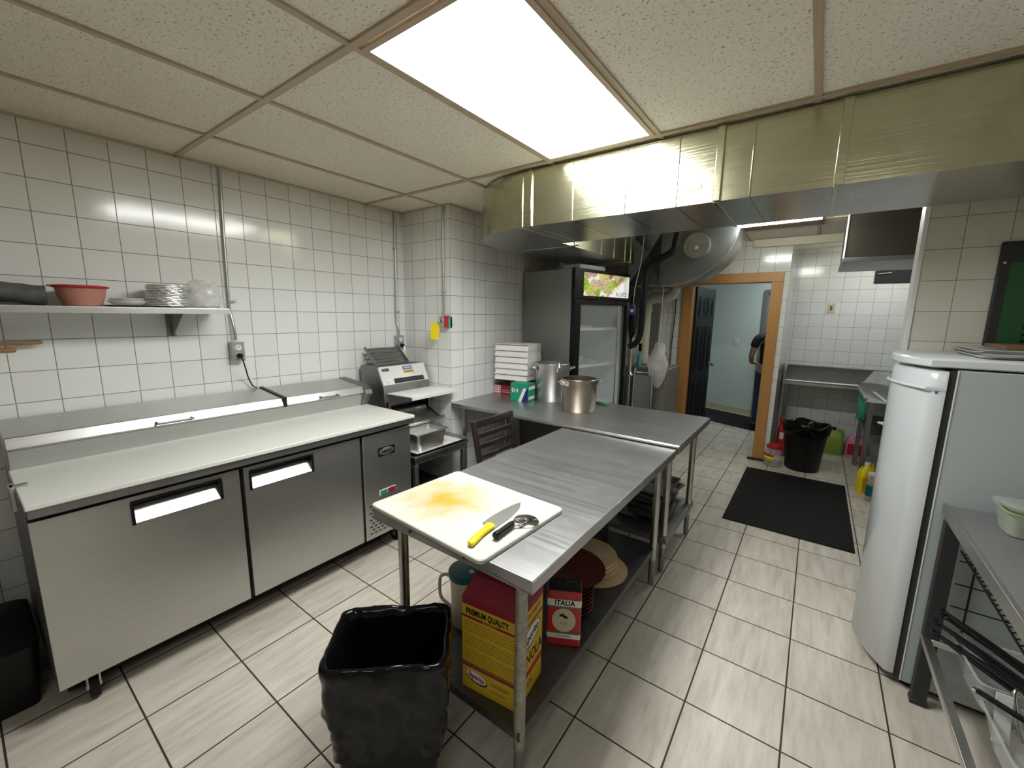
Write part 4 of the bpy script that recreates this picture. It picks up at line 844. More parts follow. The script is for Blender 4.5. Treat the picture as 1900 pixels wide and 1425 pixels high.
for z0, z1, x, y in ((0.013, 0.030, 2.16, 1.99), (0.043, 0.060, 2.155, 1.985)):
    tag(MB().lathe([(0.07, z0 + 0.0002), (0.07, z1 - 0.0002)], n=24).build('wooden_disc', 'peel', loc=(x, y, ZU)), 'small wooden disc between boards of the nearer pile' + (', lower one' if z0 < .03 else ', upper one'), 'board')
boards(1.985, 2.285, [(0.140, 0.0, 0.0, 0.0, 0.12), (0.140, 0.006, 0.0, 0.0, 0.142), (0.140, -0.004, 0.004, 0.0, 0.166), (0.140, 0.0, 0.0, 0.0, 0.180)],
       ['lowest brown wooden board in the farther pile on the box', 'brown wooden board second up in the farther pile', 'brown wooden board third up in the farther pile', 'top brown wooden board of the farther pile'], 'round wooden boards in the far pile')
t = tag(MB().box(-0.12, 0.12, -0.12, 0.12, 0, 0.119).build('storage_box', 'darkgrey', loc=(1.985, 2.285, ZU), bevel=0.01), 'dark box under the farther pile of wooden boards', 'box')
# ---- front bin with liner
def bin_with_liner(nm_label, bag_label, loc, rz, W, Dp, Hh, taper=0.72, hem=0.20, seed=1.0):
    t = thing('trash_can', nm_label, 'trash can', loc, rz)
    R0 = [rrect(W * k, Dp * k, 0.03 * k, z, 5) for k, z in ((taper, 0.0), (taper + 0.01, 0.006), (0.985, Hh - 0.02), (1.0, Hh - 0.018), (1.0, Hh), (0.965, Hh), (taper - 0.02, 0.012))]
    part(MB().loft(R0, cap=(True, True)), 'can_body', 'black', t)
    m = MB(); rings = []
    def ring(k, z, amp, off=0.0):
        base = dense(rrect(W * k + off, Dp * k + off, 0.035, z, 6), 0.011)[:RN]
        out = []
        for i, p in enumerate(base):
            q = noisy(p, amp, 16, seed); q = noisy(q, amp * 0.5, 38, seed + 5)
            out.append(q)
        return out
    RN = 10 ** 6
    RN = min(len(dense(rrect(W * k + 0.03, Dp * k + 0.03, 0.035, 0, 6), 0.011)) for k in (1.0,))
    base_u = dense(rrect(1.0 * W, 1.0 * Dp, 0.035, 0, 6), 0.011)
    def ring(k, z, amp, off=0.0, zj=0.0):
        out = []
        for i, p in enumerate(base_u):
            s = (W * k + off) / W; s2 = (Dp * k + off) / Dp
            z2 = z + zj * noise.noise(Vector((p[0] * 9, p[1] * 9, seed)))
            q = noisy((p[0] * s, p[1] * s2, z2), amp * 1.5, 15, seed); q = noisy(q, amp * 0.8, 45, seed + 5); out.append(q)
        return out
    kz = lambda z: taper + (1 - taper) * z / Hh
    for z, off, amp in ((Hh - hem, 0.030, 0.008), (Hh - hem + 0.02, 0.034, 0.010), (Hh - hem * 0.7, 0.036, 0.011), (Hh - hem * 0.5, 0.034, 0.010), (Hh - hem * 0.3, 0.034, 0.009), (Hh - hem * 0.12, 0.028, 0.008), (Hh - 0.004, 0.022, 0.006), (Hh + 0.009, 0.012, 0.005), (Hh + 0.012, 0.0, 0.004), (Hh + 0.004, -0.020, 0.004), (Hh - 0.02, -0.034, 0.005), (Hh - 0.08, -0.045, 0.008), (Hh - 0.2, -0.055, 0.010), (Hh - 0.34, -0.06, 0.010)):
        rings.append(ring(kz(min(z, Hh)), z, amp, off, 0.03 if z < Hh - hem + 0.03 else 0.006))
    fine = []
    for a_, b_ in zip(rings[:-1], rings[1:]):
        gap = (Vector(a_[0]) - Vector(b_[0])).length; kk = max(1, int(gap / 0.014))
        for q_ in range(kk): fine.append([noisy(tuple(Vector(p).lerp(Vector(r_), q_ / kk)), 0.006 if 0 < q_ else 0.0, 34, seed + 9) for p, r_ in zip(a_, b_)])
    fine.append(rings[-1])
    m.loft(fine, cap=(False, True))
    o = m.build('bin_liner', 'binbag', None, loc=loc, rot=(0, 0, rz), auto=180)
    tag(o, bag_label, 'bin liner')
    return t
bin_with_liner('black trash can in the foreground against the end of the work table', 'black plastic liner folded over the foreground trash can', (2.035, 0.748, 0), math.radians(42), 0.365, 0.262, 0.60, 0.74, 0.33, 1.0)
# ---- on the counter
ZC = CZ + 0.0005
def stock_pot(label, x, y, r, h, mat, rz, hz):
    t = thing('stock_pot', label, 'pot', (x, y, ZC), rz)
    part(MB().lathe([(r * 0.97, 0), (r, 0.006), (r, h - 0.004), (r + 0.005, h), (r + 0.003, h + 0.003), (r - 0.004, h), (r - 0.004, 0.01), (0, 0.008)], n=56, cap=(True, False)), 'pot_body', mat, t)
    for s in (1, -1):
        part(MB().tube([(s * (r - 0.002), -0.045, hz), (s * (r + 0.028), -0.045, hz + 0.006), (s * (r + 0.045), -0.025, hz + 0.012), (s * (r + 0.045), 0.025, hz + 0.012), (s * (r + 0.028), 0.045, hz + 0.006), (s * (r - 0.002), 0.045, hz)], 0.0065, n=10, sm=4).box(min(s * (r - 0.001), s * (r + 0.004)), max(s * (r - 0.001), s * (r + 0.004)), -0.06, 0.06, hz - 0.018, hz + 0.018), 'pot_handle', 'chrome' if mat == 'potss' else 'alu', t)
    return t
stock_pot('tall dull aluminium stock pot, the farther of the two pots', 1.185, 3.185, 0.150, 0.330, 'alu', math.radians(40), 0.285)
stock_pot('stained stainless stock pot in front of the aluminium one', 1.565, 2.965, 0.138, 0.255, 'potss', math.radians(62), 0.225)
t = thing('ladle', 'bent-handled steel ladle standing in the aluminium stock pot', 'ladle', (1.225, 3.155, ZC + 0.012))
part(MB().tube([(0, 0, 0.03), (0.05, -0.05, 0.20), (0.088, -0.092, 0.325), (0.105, -0.108, 0.335), (0.115, -0.12, 0.30)], 0.006, n=8, sm=4), 'ladle_handle', 'alu', t)
part(MB().lathe([(0.0, 0.0), (0.03, 0.006), (0.042, 0.03), (0.040, 0.03), (0.0, 0.004)], n=24, cap=(False, False)), 'ladle_bowl', 'alu', t)
t = thing('spatula', 'green-handled spatula lying behind the stained stock pot', 'spatula', (1.60, 3.275, ZC), math.radians(-14))
part(MB().box(-0.02, 0.10, -0.012, 0.012, 0.004, 0.020), 'handle', 'greenp', t, 'green plastic handle', bevel=0.005); part(MB().box(-0.20, -0.015, -0.025, 0.025, 0.002, 0.004), 'blade', 'alu', t)
# boxes against the pier wall
t = thing('checked_box', 'red box with red-and-white checks at the wall end of the counter', 'box', (0.755, 3.205, ZC), math.radians(0))
part(MB().box(-0.165, 0.165, -0.115, 0.115, 0, 0.088), 'box_body', 'maroon', t); part(MB().box(-0.165, -0.075, -0.1165, -0.115, 0.002, 0.086), 'checked_panel', 'check', t)
part(MB().box(-0.06, 0.05, -0.116, -0.115, 0.018, 0.028).box(-0.06, 0.02, -0.116, -0.115, 0.036, 0.044), 'printed_lines', 'pinkred', t)
t = thing('green_box', 'green and white box marked 014 at the front of the counter boxes', 'box', (1.005, 2.985, ZC), math.radians(4)); t.scale = (0.85, 1, 1)
part(MB().box(-0.105, 0.105, -0.062, 0.062, 0, 0.158), 'box_body', 'green', t, bevel=0.001)
part(MB().add([(-0.01, -0.0628, 0.0), (0.025, -0.0628, 0.0), (0.085, -0.0628, 0.12), (0.05, -0.0628, 0.12), (-0.01, -0.062, 0.0), (0.025, -0.062, 0.0), (0.085, -0.062, 0.12), (0.05, -0.062, 0.12)], [(0, 1, 2, 3), (7, 6, 5, 4), (0, 4, 5, 1), (1, 5, 6, 2), (2, 6, 7, 3), (3, 7, 4, 0)]), 'white_slash', 'paper', t)
part(MB().add([(0.028, -0.0628, 0.0), (0.105, -0.0628, 0.0), (0.105, -0.0628, 0.12), (0.088, -0.0628, 0.12), (0.028, -0.062, 0.0), (0.105, -0.062, 0.0), (0.105, -0.062, 0.12), (0.088, -0.062, 0.12)], [(0, 1, 2, 3), (7, 6, 5, 4), (0, 4, 5, 1), (1, 5, 6, 2), (2, 6, 7, 3), (3, 7, 4, 0)]), 'blue_corner', 'navy', t)
text(t, '014', 0.052, (-0.052, -0.0626, 0.092), (1, 0, 0), (0, 0, 1), 'paper', bold=0.001)
part(MB().box(0.105, 0.106, -0.05, 0.06, 0.105, 0.135).box(0.105, 0.106, -0.05, 0.05, 0.02, 0.045), 'side_print', 'paper', t)
levels = ['topmost', 'second from the top', 'third from the top', 'third from the bottom', 'second from the bottom', 'lowest']
for k in range(6):
    t = thing('pizza_box', 'white open-fronted box, %s of the stack on the counter boxes' % levels[5 - k], 'box', (0.826 + 0.004 * (k % 2), 3.16 - 0.003 * (k % 3), ZC + 0.1595 + k * 0.0545), math.radians(8 + 1.2 * (k % 3)), 'white boxes stacked on the counter')
    W2, D2, B2 = 0.165, 0.150, 0.0505
    part(MB().box(-W2, W2, -D2, D2, 0, 0.003).box(-W2, -W2 + 0.003, -D2, D2, 0.003, B2 - 0.01).box(W2 - 0.003, W2, -D2, D2, 0.003, B2).box(-W2, W2, D2 - 0.003, D2, 0.003, B2).prism([(-D2, 0.003), (-D2 + 0.003, 0.003), (-D2 + 0.016, B2 - 0.006), (-D2 + 0.012, B2 - 0.006)], 0, -W2, W2), 'box_tray', 'paper', t)
    part(MB().box(-W2 - 0.012, W2, -D2 - 0.003, D2, B2, B2 + 0.003), 'box_flap', 'paper', t)
# ---- chair between table and counter (seat goes under the table)
t = thing('ladder_back_chair', 'dark wooden ladder-back chair tucked between the work table and the counter', 'chair', (1.42, 2.205, 0), 0)
def bar(m, p0, p1, w, th, mi=0):
    p0 = Vector(p0); p1 = Vector(p1); d = (p1 - p0).normalized(); s = Vector((0, 1, 0)) if abs(d.y) < 0.9 else Vector((1, 0, 0)); u2 = d.cross(s).normalized(); s = u2.cross(d)
    P = [p + s * a * w / 2 + u2 * b_ * th / 2 for p in (p0, p1) for a, b_ in ((-1, -1), (1, -1), (1, 1), (-1, 1))]
    return m.add([tuple(p) for p in P], [(0, 3, 2, 1), (4, 5, 6, 7), (0, 1, 5, 4), (1, 2, 6, 5), (2, 3, 7, 6), (3, 0, 4, 7)], mi)
XB = lambda z: -0.03 - 0.20 * max(0, z - 0.45)
for s in (-1, 1):
    part(bar(bar(MB(), (0.0, s * 0.19, 0), (-0.03, s * 0.195, 0.45), 0.034, 0.034), (-0.03, s * 0.195, 0.45), (XB(0.95), s * 0.205, 0.95), 0.034, 0.028), 'rear_leg', 'chairw', t, bevel=0.004)
    part(bar(MB(), (0.33, s * 0.185, 0), (0.33, s * 0.185, 0.43), 0.034, 0.034), 'front_leg', 'chairw', t, bevel=0.003)
for k, z in enumerate((0.925, 0.845, 0.775, 0.705, 0.635)):
    part(bar(MB(), (XB(z), -0.195, z), (XB(z), 0.195, z), 0.014, 0.05 if k == 0 else 0.034), 'back_slat', 'chairw', t, bevel=0.003)
part(MB().loft([rrect(0.40, 0.42, 0.03, 0.43, 5, 0.15), rrect(0.41, 0.43, 0.03, 0.445, 5, 0.15), rrect(0.39, 0.41, 0.03, 0.47, 5, 0.15)]), 'seat', 'chairw', t)
for s in (-1, 1): part(bar(MB(), (0.0, s * 0.188, 0.2), (0.33, s * 0.185, 0.2), 0.02, 0.02), 'stretcher', 'chairw', t)
def crumple(name, label, mat, loc, rx, ry, h, seed, cat='bag', n=34, amp=0.25):
    m = MB(); rings = []
    for i in range(n // 2):
        a = i / (n // 2 - 1); rr = math.sin(0.35 + a * (PI - 0.5)) ; z = h * a
        rings.append([noisy((rx * rr * math.cos(2 * PI * j / n), ry * rr * math.sin(2 * PI * j / n), z), amp * min(rx, ry), 1.4 / min(rx, ry), seed) for j in range(n)])
    m.loft(rings); zz = min(v[2] for v in m.v); m.v = [(x, y, z - zz) for x, y, z in m.v]
    return tag(m.build(name, mat, loc=loc), label, cat)
crumple('plastic_bag', 'white plastic bag lying on the seat of the dark chair', 'paper', (1.56, 2.20, 0.4705), 0.10, 0.11, 0.10, 4)
crumple('plastic_bag', 'grey-white bag on the shelf under the counter, next to the chair', 'film', (1.05, 2.78, 0.2505), 0.16, 0.15, 0.30, 8)
crumple('plastic_bag', 'dark bag on the shelf under the counter, right of the grey one', 'darkbag', (1.48, 2.85, 0.2505), 0.18, 0.16, 0.36, 12)
# baking trays and bowls under the right end of the counter
for k in range(7):
    t = tag(MB().loft([rrect(0.26, 0.34, 0.02, 0), rrect(0.30, 0.38, 0.03, 0.030), rrect(0.325, 0.405, 0.035, 0.032), rrect(0.32, 0.40, 0.035, 0.029), rrect(0.295, 0.375, 0.03, 0.028), rrect(0.255, 0.335, 0.02, 0.003)], cap=(True, True)).build('baking_pan', 'alu' if k % 2 else 'ss_dark', loc=(2.20 + 0.014 * ((k * 3) % 4 - 1), 2.88 + 0.015 * ((k * 5) % 3 - 1), 0.2505 + k * 0.034), rot=(0, 0, 0.07 * ((k * 7) % 5 - 2))),
            '%s metal pan%s in the untidy stack under the counter' % (('lowest', 'second', 'third', 'fourth', 'fifth', 'sixth', 'topmost')[k], '' if k in (0, 6) else ' from the bottom'), 'pan', 'metal pans stacked under the counter')
o = MB().lathe([(0.05, 0), (0.09, 0.02), (0.115, 0.07), (0.12, 0.072), (0.112, 0.068), (0.085, 0.022), (0, 0.004)], n=36, cap=(True, False)).build('mixing_bowl', 'alu', loc=(2.22, 2.86, 0.2505 + 7 * 0.034 + 0.03), rot=(0.25, 0.1, 0))
tag(o, 'tilted metal bowl on top of the pans under the counter', 'bowl')
# ================================================================ GLASS-DOOR DRINKS COOLER
t = thing('display_cooler', 'tall glass-door drinks cooler with a lit fruit sign, behind the counter', 'refrigerator', (1.25, 3.41, 0), math.radians(-12))
CW, CD, CH = 0.87, 0.655, 2.07
m = MB().box(-CD, -0.03, 0, 0.03, 0.10, CH).box(-CD, -0.03, CW - 0.03, CW, 0.10, CH).box(-CD, -CD + 0.03, 0.03, CW - 0.03, 0.10, CH).box(-CD, -0.03, 0.03, CW - 0.03, CH - 0.03, CH)
part(m, 'cabinet', 'fgrey', t, bevel=0.003)
m = MB().box(-CD + 0.03, -0.03, 0.03, 0.04, 0.30, 1.78).box(-CD + 0.03, -0.03, CW - 0.04, CW - 0.03, 0.30, 1.78).box(-CD + 0.03, -CD + 0.04, 0.04, CW - 0.04, 0.30, 1.78).box(-CD + 0.03, -0.03, 0.03, CW - 0.03, 1.78, 1.80).box(-CD + 0.03, -0.03, 0.03, CW - 0.03, 0.27, 0.30)
part(m, 'liner', 'inner', t)
part(MB().box(-CD + 0.05, 0.0, 0.0, CW, 0.08, 0.27), 'base_grille', 'black', t, bevel=0.004)
part(MB().box(-0.03, 0.012, -0.004, CW + 0.004, 1.80, CH + 0.005), 'sign_housing', 'black', t, bevel=0.004)
s = part(MB().box(0.0, 0.003, -0.365, 0.365, -0.105, 0.105, mat=Matrix.Rotation(0, 4, 'Z')), 'fruit_sign', 'fruit', t, 'backlit fruit picture sign', loc=(0.0125, 0.487, 1.938))
# the picture is drawn along local x, so turn the panel mesh: width on x, face on -y
s.data.clear_geometry() if hasattr(s.data, 'clear_geometry') else None
mm = MB().box(0, 0.73, -0.003, 0, 0, 0.21).v
s.data.from_pydata(mm, [], [(0, 3, 2, 1), (4, 5, 6, 7), (0, 1, 5, 4), (1, 2, 6, 5), (2, 3, 7, 6), (3, 0, 4, 7)])
s.rotation_euler = (0, 0, PI / 2); s.location = (0.0125, 0.122, 1.833)
text(s, 'AL JUICE', 0.058, (0.60, -0.003, 0.030), (1, 0, 0), (0, 0, 1), 'darkgrey', sx=0.85)
m = MB().box(-0.028, 0.020, 0.0, 0.085, 0.28, 1.795).box(-0.028, 0.020, CW - 0.05, CW, 0.28, 1.795).box(-0.028, 0.020, 0.085, CW - 0.05, 1.755, 1.795).box(-0.028, 0.020, 0.085, CW - 0.05, 0.28, 0.36)
d = part(m, 'door_frame', 'black', t, 'black door frame', bevel=0.003)
part(MB().box(-0.012, -0.006, 0.085, CW - 0.05, 0.36, 1.755), 'door_glass', 'glass', d)
part(MB().box(0.0205, 0.0225, CW - 0.012, CW - 0.006, 0.3, 1.79).box(-0.005, -0.002, CW - 0.16, CW - 0.145, 0.36, 1.755), 'door_trim', 'alu', d)
for z in (0.75, 1.157, 1.52):
    sh = MB()
    sh.box(-CD + 0.06, -0.07, 0.045, CW - 0.045, z - 0.004, z)
    sh.box(-0.075, -0.07, 0.045, CW - 0.045, z - 0.012, z + 0.014)
    part(sh, 'cooler_shelf', 'whitetrim', t)
part(MB().box(-0.075, -0.055, 0.045, 0.055, 0.40, 1.74), 'fill_strip', emis('cooler_fill', (0.95, 1, 0.97), 6.0), t)  # hidden glowing strip added to brighten the cooler interior
ca = math.radians(-12)
def cool(x, y, z): return (1.25 + x * math.cos(ca) - y * math.sin(ca), 3.41 + x * math.sin(ca) + y * math.cos(ca), z)
for k, (x, y) in enumerate(((-0.22, 0.26), (-0.30, 0.50))):
    tag(MB().lathe([(0.09, 0), (0.12, 0.025), (0.125, 0.027), (0.118, 0.025), (0.088, 0.004), (0, 0.004)], n=32, cap=(True, False)).build('dish', 'white', loc=cool(x, y, 1.521)), 'white dish on the top shelf of the drinks cooler, ' + ('nearer the left' if k == 0 else 'nearer the right'), 'dish')
tag(MB().lathe([(0.07, 0), (0.10, 0.03), (0.145, 0.095), (0.15, 0.097), (0.14, 0.092), (0.095, 0.03), (0, 0.005)], n=36, cap=(True, False)).build('mixing_bowl', 'alu', loc=cool(-0.24, 0.26, 1.158)), 'steel mixing bowl on the middle shelf of the drinks cooler', 'bowl')
tag(MB().loft([rrect(0.22, 0.16, 0.02, 0), rrect(0.25, 0.19, 0.02, 0.035), rrect(0.26, 0.20, 0.02, 0.037)]).build('food_tray', 'clearp', loc=cool(-0.20, 0.58, 1.158), rot=(0, 0, ca)), 'small clear tray right of the steel bowl in the drinks cooler', 'tray')
tag(MB().loft([rrect(0.22, 0.40, 0.02, 0), rrect(0.22, 0.40, 0.02, 0.05), rrect(0.12, 0.3, 0.02, 0.055)]).build('cardboard_tray', 'paper', loc=cool(-0.18, 0.36, CH + 0.0055), rot=(0, 0, ca)), 'white tray lying on top of the drinks cooler under the duct', 'tray')
# ================================================================ FAN DUCT, HOSES, PIPES
t = thing('fan_duct', 'galvanised quarter-round fan duct with a round port, left above the doorway', 'duct', (1.72, 4.40, 2.505))
n = 18
arcq = [(0.66 * math.cos(a), -0.54 * math.sin(a)) for a in [PI / 2 * i / n for i in range(n + 1)]]
pl = [(0.0, 0.0)] + arcq
m = MB().prism(pl, 1, 0.0, 0.004)
part(m, 'face_plate', 'gal', t)
m = MB().loft([[(x, 0.004, z) for x, z in arcq], [(x, 0.46, z) for x, z in arcq]], closed=False)
part(m, 'curved_skin', 'galb', t, 'brighter curved metal skin', solid=0.004)
part(MB().prism(pl, 1, 0.456, 0.46), 'rear_plate', 'gal', t)
m = MB().loft([[((0.665 + k) * math.cos(PI / 2 * i / n), y, -(0.545 + k) * math.sin(PI / 2 * i / n)) for i in range(n + 1)] for k, y in ((0, -0.006), (0.008, -0.006), (0.008, 0.010), (0, 0.010))], closed=False)
part(m, 'seam_rim', 'galb', t)
p = part(MB().lathe([(0.115, 0), (0.115, 0.085), (0.105, 0.085), (0.105, 0.03)], n=36, cap=(True, False), mat=Matrix.Translation((0.325, 0.0, -0.185)) @ Matrix.Rotation(PI / 2, 4, 'X')), 'round_port', 'galb', t, 'round capped port')
part(MB().lathe([(0.105, 0.05), (0, 0.052)], n=36, cap=(False, False), mat=Matrix.Translation((0.325, 0.0, -0.185)) @ Matrix.Rotation(PI / 2, 4, 'X')), 'port_cap', 'galb', p)
part(MB().lathe([(0.018, 0.052), (0.018, 0.057), (0, 0.058)], n=16, cap=(False, False), mat=Matrix.Translation((0.325, 0.0, -0.20)) @ Matrix.Rotation(PI / 2, 4, 'X')), 'cap_label', 'whitetrim', p)
m = MB().box(-0.02, 0.0, -0.006, 0.46, -0.545, 0.0)
m.add([(-0.02, 0, 0), (-0.02, 0, -0.53), (-0.36, 0.02, -0.53), (-0.36, 0.0, 0.0), (-0.19, 0.13, -0.20)], [(0, 1, 4), (1, 2, 4), (2, 3, 4), (3, 0, 4)])
m.box(-0.36, -0.02, 0.14, 0.46, -0.53, 0.0).box(-0.38, 0.0, -0.01, 0.46, -0.545, -0.53)
part(m, 'transition_box', 'gal', t)
t = thing('side_duct', 'narrow sheet-metal duct end beside the drinks cooler, under the main duct', 'duct', (1.20, 4.98, 2.505))
part(MB().box(-0.1, 0.14, 0, 0.35, -0.75, 0), 'duct_wall', 'galb', t, bevel=0.002); part(MB().box(-0.11, 0.15, -0.01, 0.36, -0.36, -0.33), 'flange', 'galb', t)
tag(MB().tube([(0.40, 0, 1.168), (0.40, 0, 1.12), (0.39, 0, 1.02), (0.36, 0, 0.92), (0.20, 0.0, 0.84), (0.13, 0, 0.76), (0.115, 0, 0.5), (0.11, 0, 0.2), (0.08, 0, 0.06), (0.0, 0, 0.0)], 0.031, n=14, sm=6).build('insulated_hose', 'rubber', loc=(1.50, 4.20, 1.34)), 'thick black insulated hose bending down in front of the fan duct', 'hose')
t = thing('hanging_bottle', 'small purple bottle hanging beside the black hose', 'bottle', (1.550, 4.10, 1.66))
part(MB().lathe([(0.022, 0), (0.027, 0.005), (0.027, 0.09), (0.012, 0.115), (0.012, 0.13)], n=20), 'bottle_body', 'navy', t)
part(MB().box(-0.014, 0.014, -0.0285, -0.0265, 0.03, 0.06), 'label', 'whitetrim', t)
part(MB().tube([(0, 0, 0.13), (0.01, 0.01, 0.3), (0.04, 0.03, 0.50), (0.06, 0.04, 0.846)], 0.003, n=6), 'cord', 'whitetrim', t)
def pipe(label, pts, r, collars):
    t = thing('drain_pipe', label, 'pipe', pts[-1]); L = Vector(pts[-1])
    part(MB().tube([tuple(Vector(p) - L) for p in pts], r, n=22, sm=6), 'pipe_run', 'pvc', t)
    for (x, y, z0, z1) in collars: part(MB().cyl((x - L.x, y - L.y, z0 - L.z), (x - L.x, y - L.y, z1 - L.z), r + 0.007, n=22), 'collar', 'pvc', t)
pipe('white drain pipe with the elbow, nearer the drinks cooler', [(1.70, 4.99, 1.99), (1.69, 4.985, 1.92), (1.62, 4.965, 1.865), (1.50, 4.955, 1.862), (1.43, 4.95, 1.83), (1.402, 4.95, 1.76), (1.40, 4.95, 1.6), (1.398, 4.95, 1.095)], 0.058, ((1.401, 4.95, 1.70, 1.76), (1.398, 4.95, 1.11, 1.19)))
pipe('straight white drain pipe on the wall behind the hanging bag', [(1.46, 5.40, 1.88), (1.455, 5.40, 1.5), (1.45, 5.40, 1.0), (1.45, 5.40, 0.001)], 0.055, ((1.459, 5.40, 1.80, 1.86), (1.45, 5.40, 0.62, 0.68)))
tag(MB().tube([(0.0, 0, 0.9), (0.004, 0.0, 0.7), (-0.01, 0, 0.4), (-0.015, 0, 0.0)], 0.006, n=8).build('cable', 'rubber', loc=(1.575, 5.53, 0.98)), 'thin black cable down the far wall beside the drain pipes', 'cable')
# pole with black coils beside the cooler
t = thing('chrome_pole', 'chrome pole wrapped in black cables beside the drinks cooler', 'pole', (1.475, 4.33, 0))
part(MB().cyl((0, 0, 0.0), (0, 0, 1.62), 0.013, n=16), 'pole', 'chrome', t); part(MB().cyl((-0.03, 0.015, 0.4), (-0.03, 0.015, 1.5), 0.008, n=12), 'pole', 'ss_dark', t)
part(MB().lathe([(0.038, 1.02), (0.04, 1.03), (0.02, 1.05), (0.014, 1.07)], n=24), 'flange', 'chrome', t); part(MB().lathe([(0.09, 0), (0.09, 0.012), (0.02, 0.02)], n=28), 'base', 'darkgrey', t)
for k in range(4):
    part(MB().tube([(0.0, -0.02, 1.90), (0.035 - 0.012 * k, -0.02 - 0.006 * k, 1.78), (0.05 - 0.02 * k, -0.025, 1.55), (0.0, -0.03, 1.42 - 0.02 * k), (-0.035 + 0.008 * k, -0.025, 1.55), (-0.025 + 0.01 * k, -0.02, 1.78), (0.0, -0.02, 1.90)], 0.006, n=8, sm=5), 'cable_loop', 'rubber', t)
part(MB().box(-0.025, 0.02, -0.035, -0.015, 1.50, 1.66), 'black_grip', 'rubber', t, bevel=0.004)
# equipment cabinet and framed board
t = thing('equipment_cabinet', 'brown-grey metal cabinet standing under the white drain pipe', 'cabinet', (1.30, 4.62, 0))
part(MB().box(0, 0.49, 0, 0.50, 0.02, 1.086), 'cabinet_body', plain('brown_grey_enamel', (0.20, 0.175, 0.15), 0.45, 0.3, var=0.1), t, bevel=0.008)
part(MB().box(0.10, 0.47, -0.012, 0, 0.60, 1.0), 'front_panel', 'fgrey', t, bevel=0.004); part(MB().box(0.05, 0.49, -0.03, -0.012, 0.55, 0.575), 'rail', 'cream', t, bevel=0.003)
t = thing('framed_board', 'grey board in a bent chrome tube frame leaning beside the chrome pole', 'board', (1.62, 4.38, 0))
part(MB().tube([(-0.11, 0, 0.0), (-0.11, 0, 1.02), (-0.085, 0, 1.055), (0.055, 0, 1.055), (0.085, 0, 1.02), (0.085, 0, 0.0)], 0.009, n=10, sm=4), 'tube_frame', 'chrome', t)
part(MB().box(-0.10, 0.075, -0.004, 0.004, 0.25, 1.03), 'board', 'gal', t)
m = MB(); rings = []
for i in range(20):
    a = i / 19; z = 0.50 * a; r = 0.115 * (math.sin(min(1, a * 1.5 + 0.12) * PI / 2)) * (1 - 0.62 * max(0, a - 0.55) / 0.45)
    rings.append([noisy((r * math.cos(2 * PI * j / 36), r * 0.6 * math.sin(2 * PI * j / 36), z), 0.022, 7, 6) for j in range(36)])
m.loft(rings)
t = thing('plastic_bag', 'long clear plastic bag hanging in front of the drain pipes', 'bag', (1.705, 4.52, 0.875))
part(m, 'bag_film', 'film', t); part(MB().tube([(0, 0, 0.48), (0.0, 0.01, 0.70), (0.0, 0.02, 1.085)], 0.004, n=6), 'tie_string', 'whitetrim', t)
crumple('plastic_bag', 'clear plastic bag on the metal cabinet beside the chrome pole', 'film', (1.335, 4.78, 1.088), 0.085, 0.10, 0.32, 21)
t = thing('spray_bottle', 'turquoise bottle with a yellow top on the cabinet beside the chrome pole', 'bottle', (1.44, 4.70, 1.0875))
part(MB().lathe([(0.026, 0), (0.028, 0.004), (0.028, 0.09), (0.014, 0.115), (0.012, 0.17)], n=20), 'bottle_body', 'cyan', t); part(MB().box(-0.015, 0.02, -0.012, 0.012, 0.17, 0.26), 'trigger_top', 'black', t, bevel=0.004); part(MB().lathe([(0.016, 0.26), (0.016, 0.315), (0, 0.318)], n=16, cap=(True, False)), 'cap', 'yellow', t)
def broom(label, p0, p1, mat, hmat):
    t = thing('broom', label, 'broom', (p0[0], p0[1], 0))
    q = (p1[0] - p0[0], p1[1] - p0[1], p1[2])
    part(MB().tube([(0, 0, 0.12), q], 0.011, n=12, sm=1), 'broom_stick', mat, t)
    part(MB().loft([rrect(0.13, 0.05, 0.01, 0.0), rrect(0.12, 0.045, 0.01, 0.09), rrect(0.06, 0.03, 0.01, 0.13)]), 'broom_head', hmat, t)
broom('red-handled broom leaning beside the door frame, its handle tallest', (1.44, 5.19, 0), (1.555, 5.325, 1.21), 'red', 'black')
broom('thin red-handled broom leaning left of the taller red one', (1.585, 5.265, 0), (1.50, 5.335, 0.98), 'red', 'redpan')
broom('dark-handled broom leaning between the cabinet and the red brooms', (1.29, 5.22, 0), (1.35, 5.44, 0.92), 'brownb', 'black')
broom('short black-handled squeegee next to the wooden door frame', (1.60, 5.36, 0), (1.615, 5.53, 0.86), 'rubber', 'black')
# ================================================================ TUBE LIGHT, HOOD BOX, BACK WALL FITTINGS
t = thing('tube_light', 'bright slim tube light on the ceiling behind the duct', 'light', (2.69, 4.28, 2.46), math.radians(-3))
part(MB().box(-0.31, 0.31, -0.03, 0.03, 0.006, 0.044), 'housing', 'whitetrim', t); part(MB().prism([(-0.028, 0.006), (0.028, 0.006), (0.02, -0.02), (-0.02, -0.02)], 0, -0.30, 0.30), 'diffuser', 'tube', t)
struct(MB().box(2.30, 3.00, 4.40, 4.86, H - 0.01, H + 0.003).build('trim_5', 'brownb'))
struct(MB().box(2.38, 3.5, 5.50, 5.559, 2.43, H).build('trim_6', 'cream'))
t = thing('tube_light', 'added fill tube over the dish table, hidden behind the hood box', 'light', (3.68, 5.95, 2.46))  # hidden tube added to brighten the dish area
part(MB().box(-0.31, 0.31, -0.03, 0.03, 0.006, 0.044), 'housing', 'whitetrim', t); part(MB().prism([(-0.028, 0.006), (0.028, 0.006), (0.02, -0.02), (-0.02, -0.02)], 0, -0.30, 0.30), 'diffuser', 'fill_tube', t)
t = thing('hood_box', 'brown-grey metal hood box on the ceiling over the dish area', 'hood', (3.168, 4.5, 2.138))
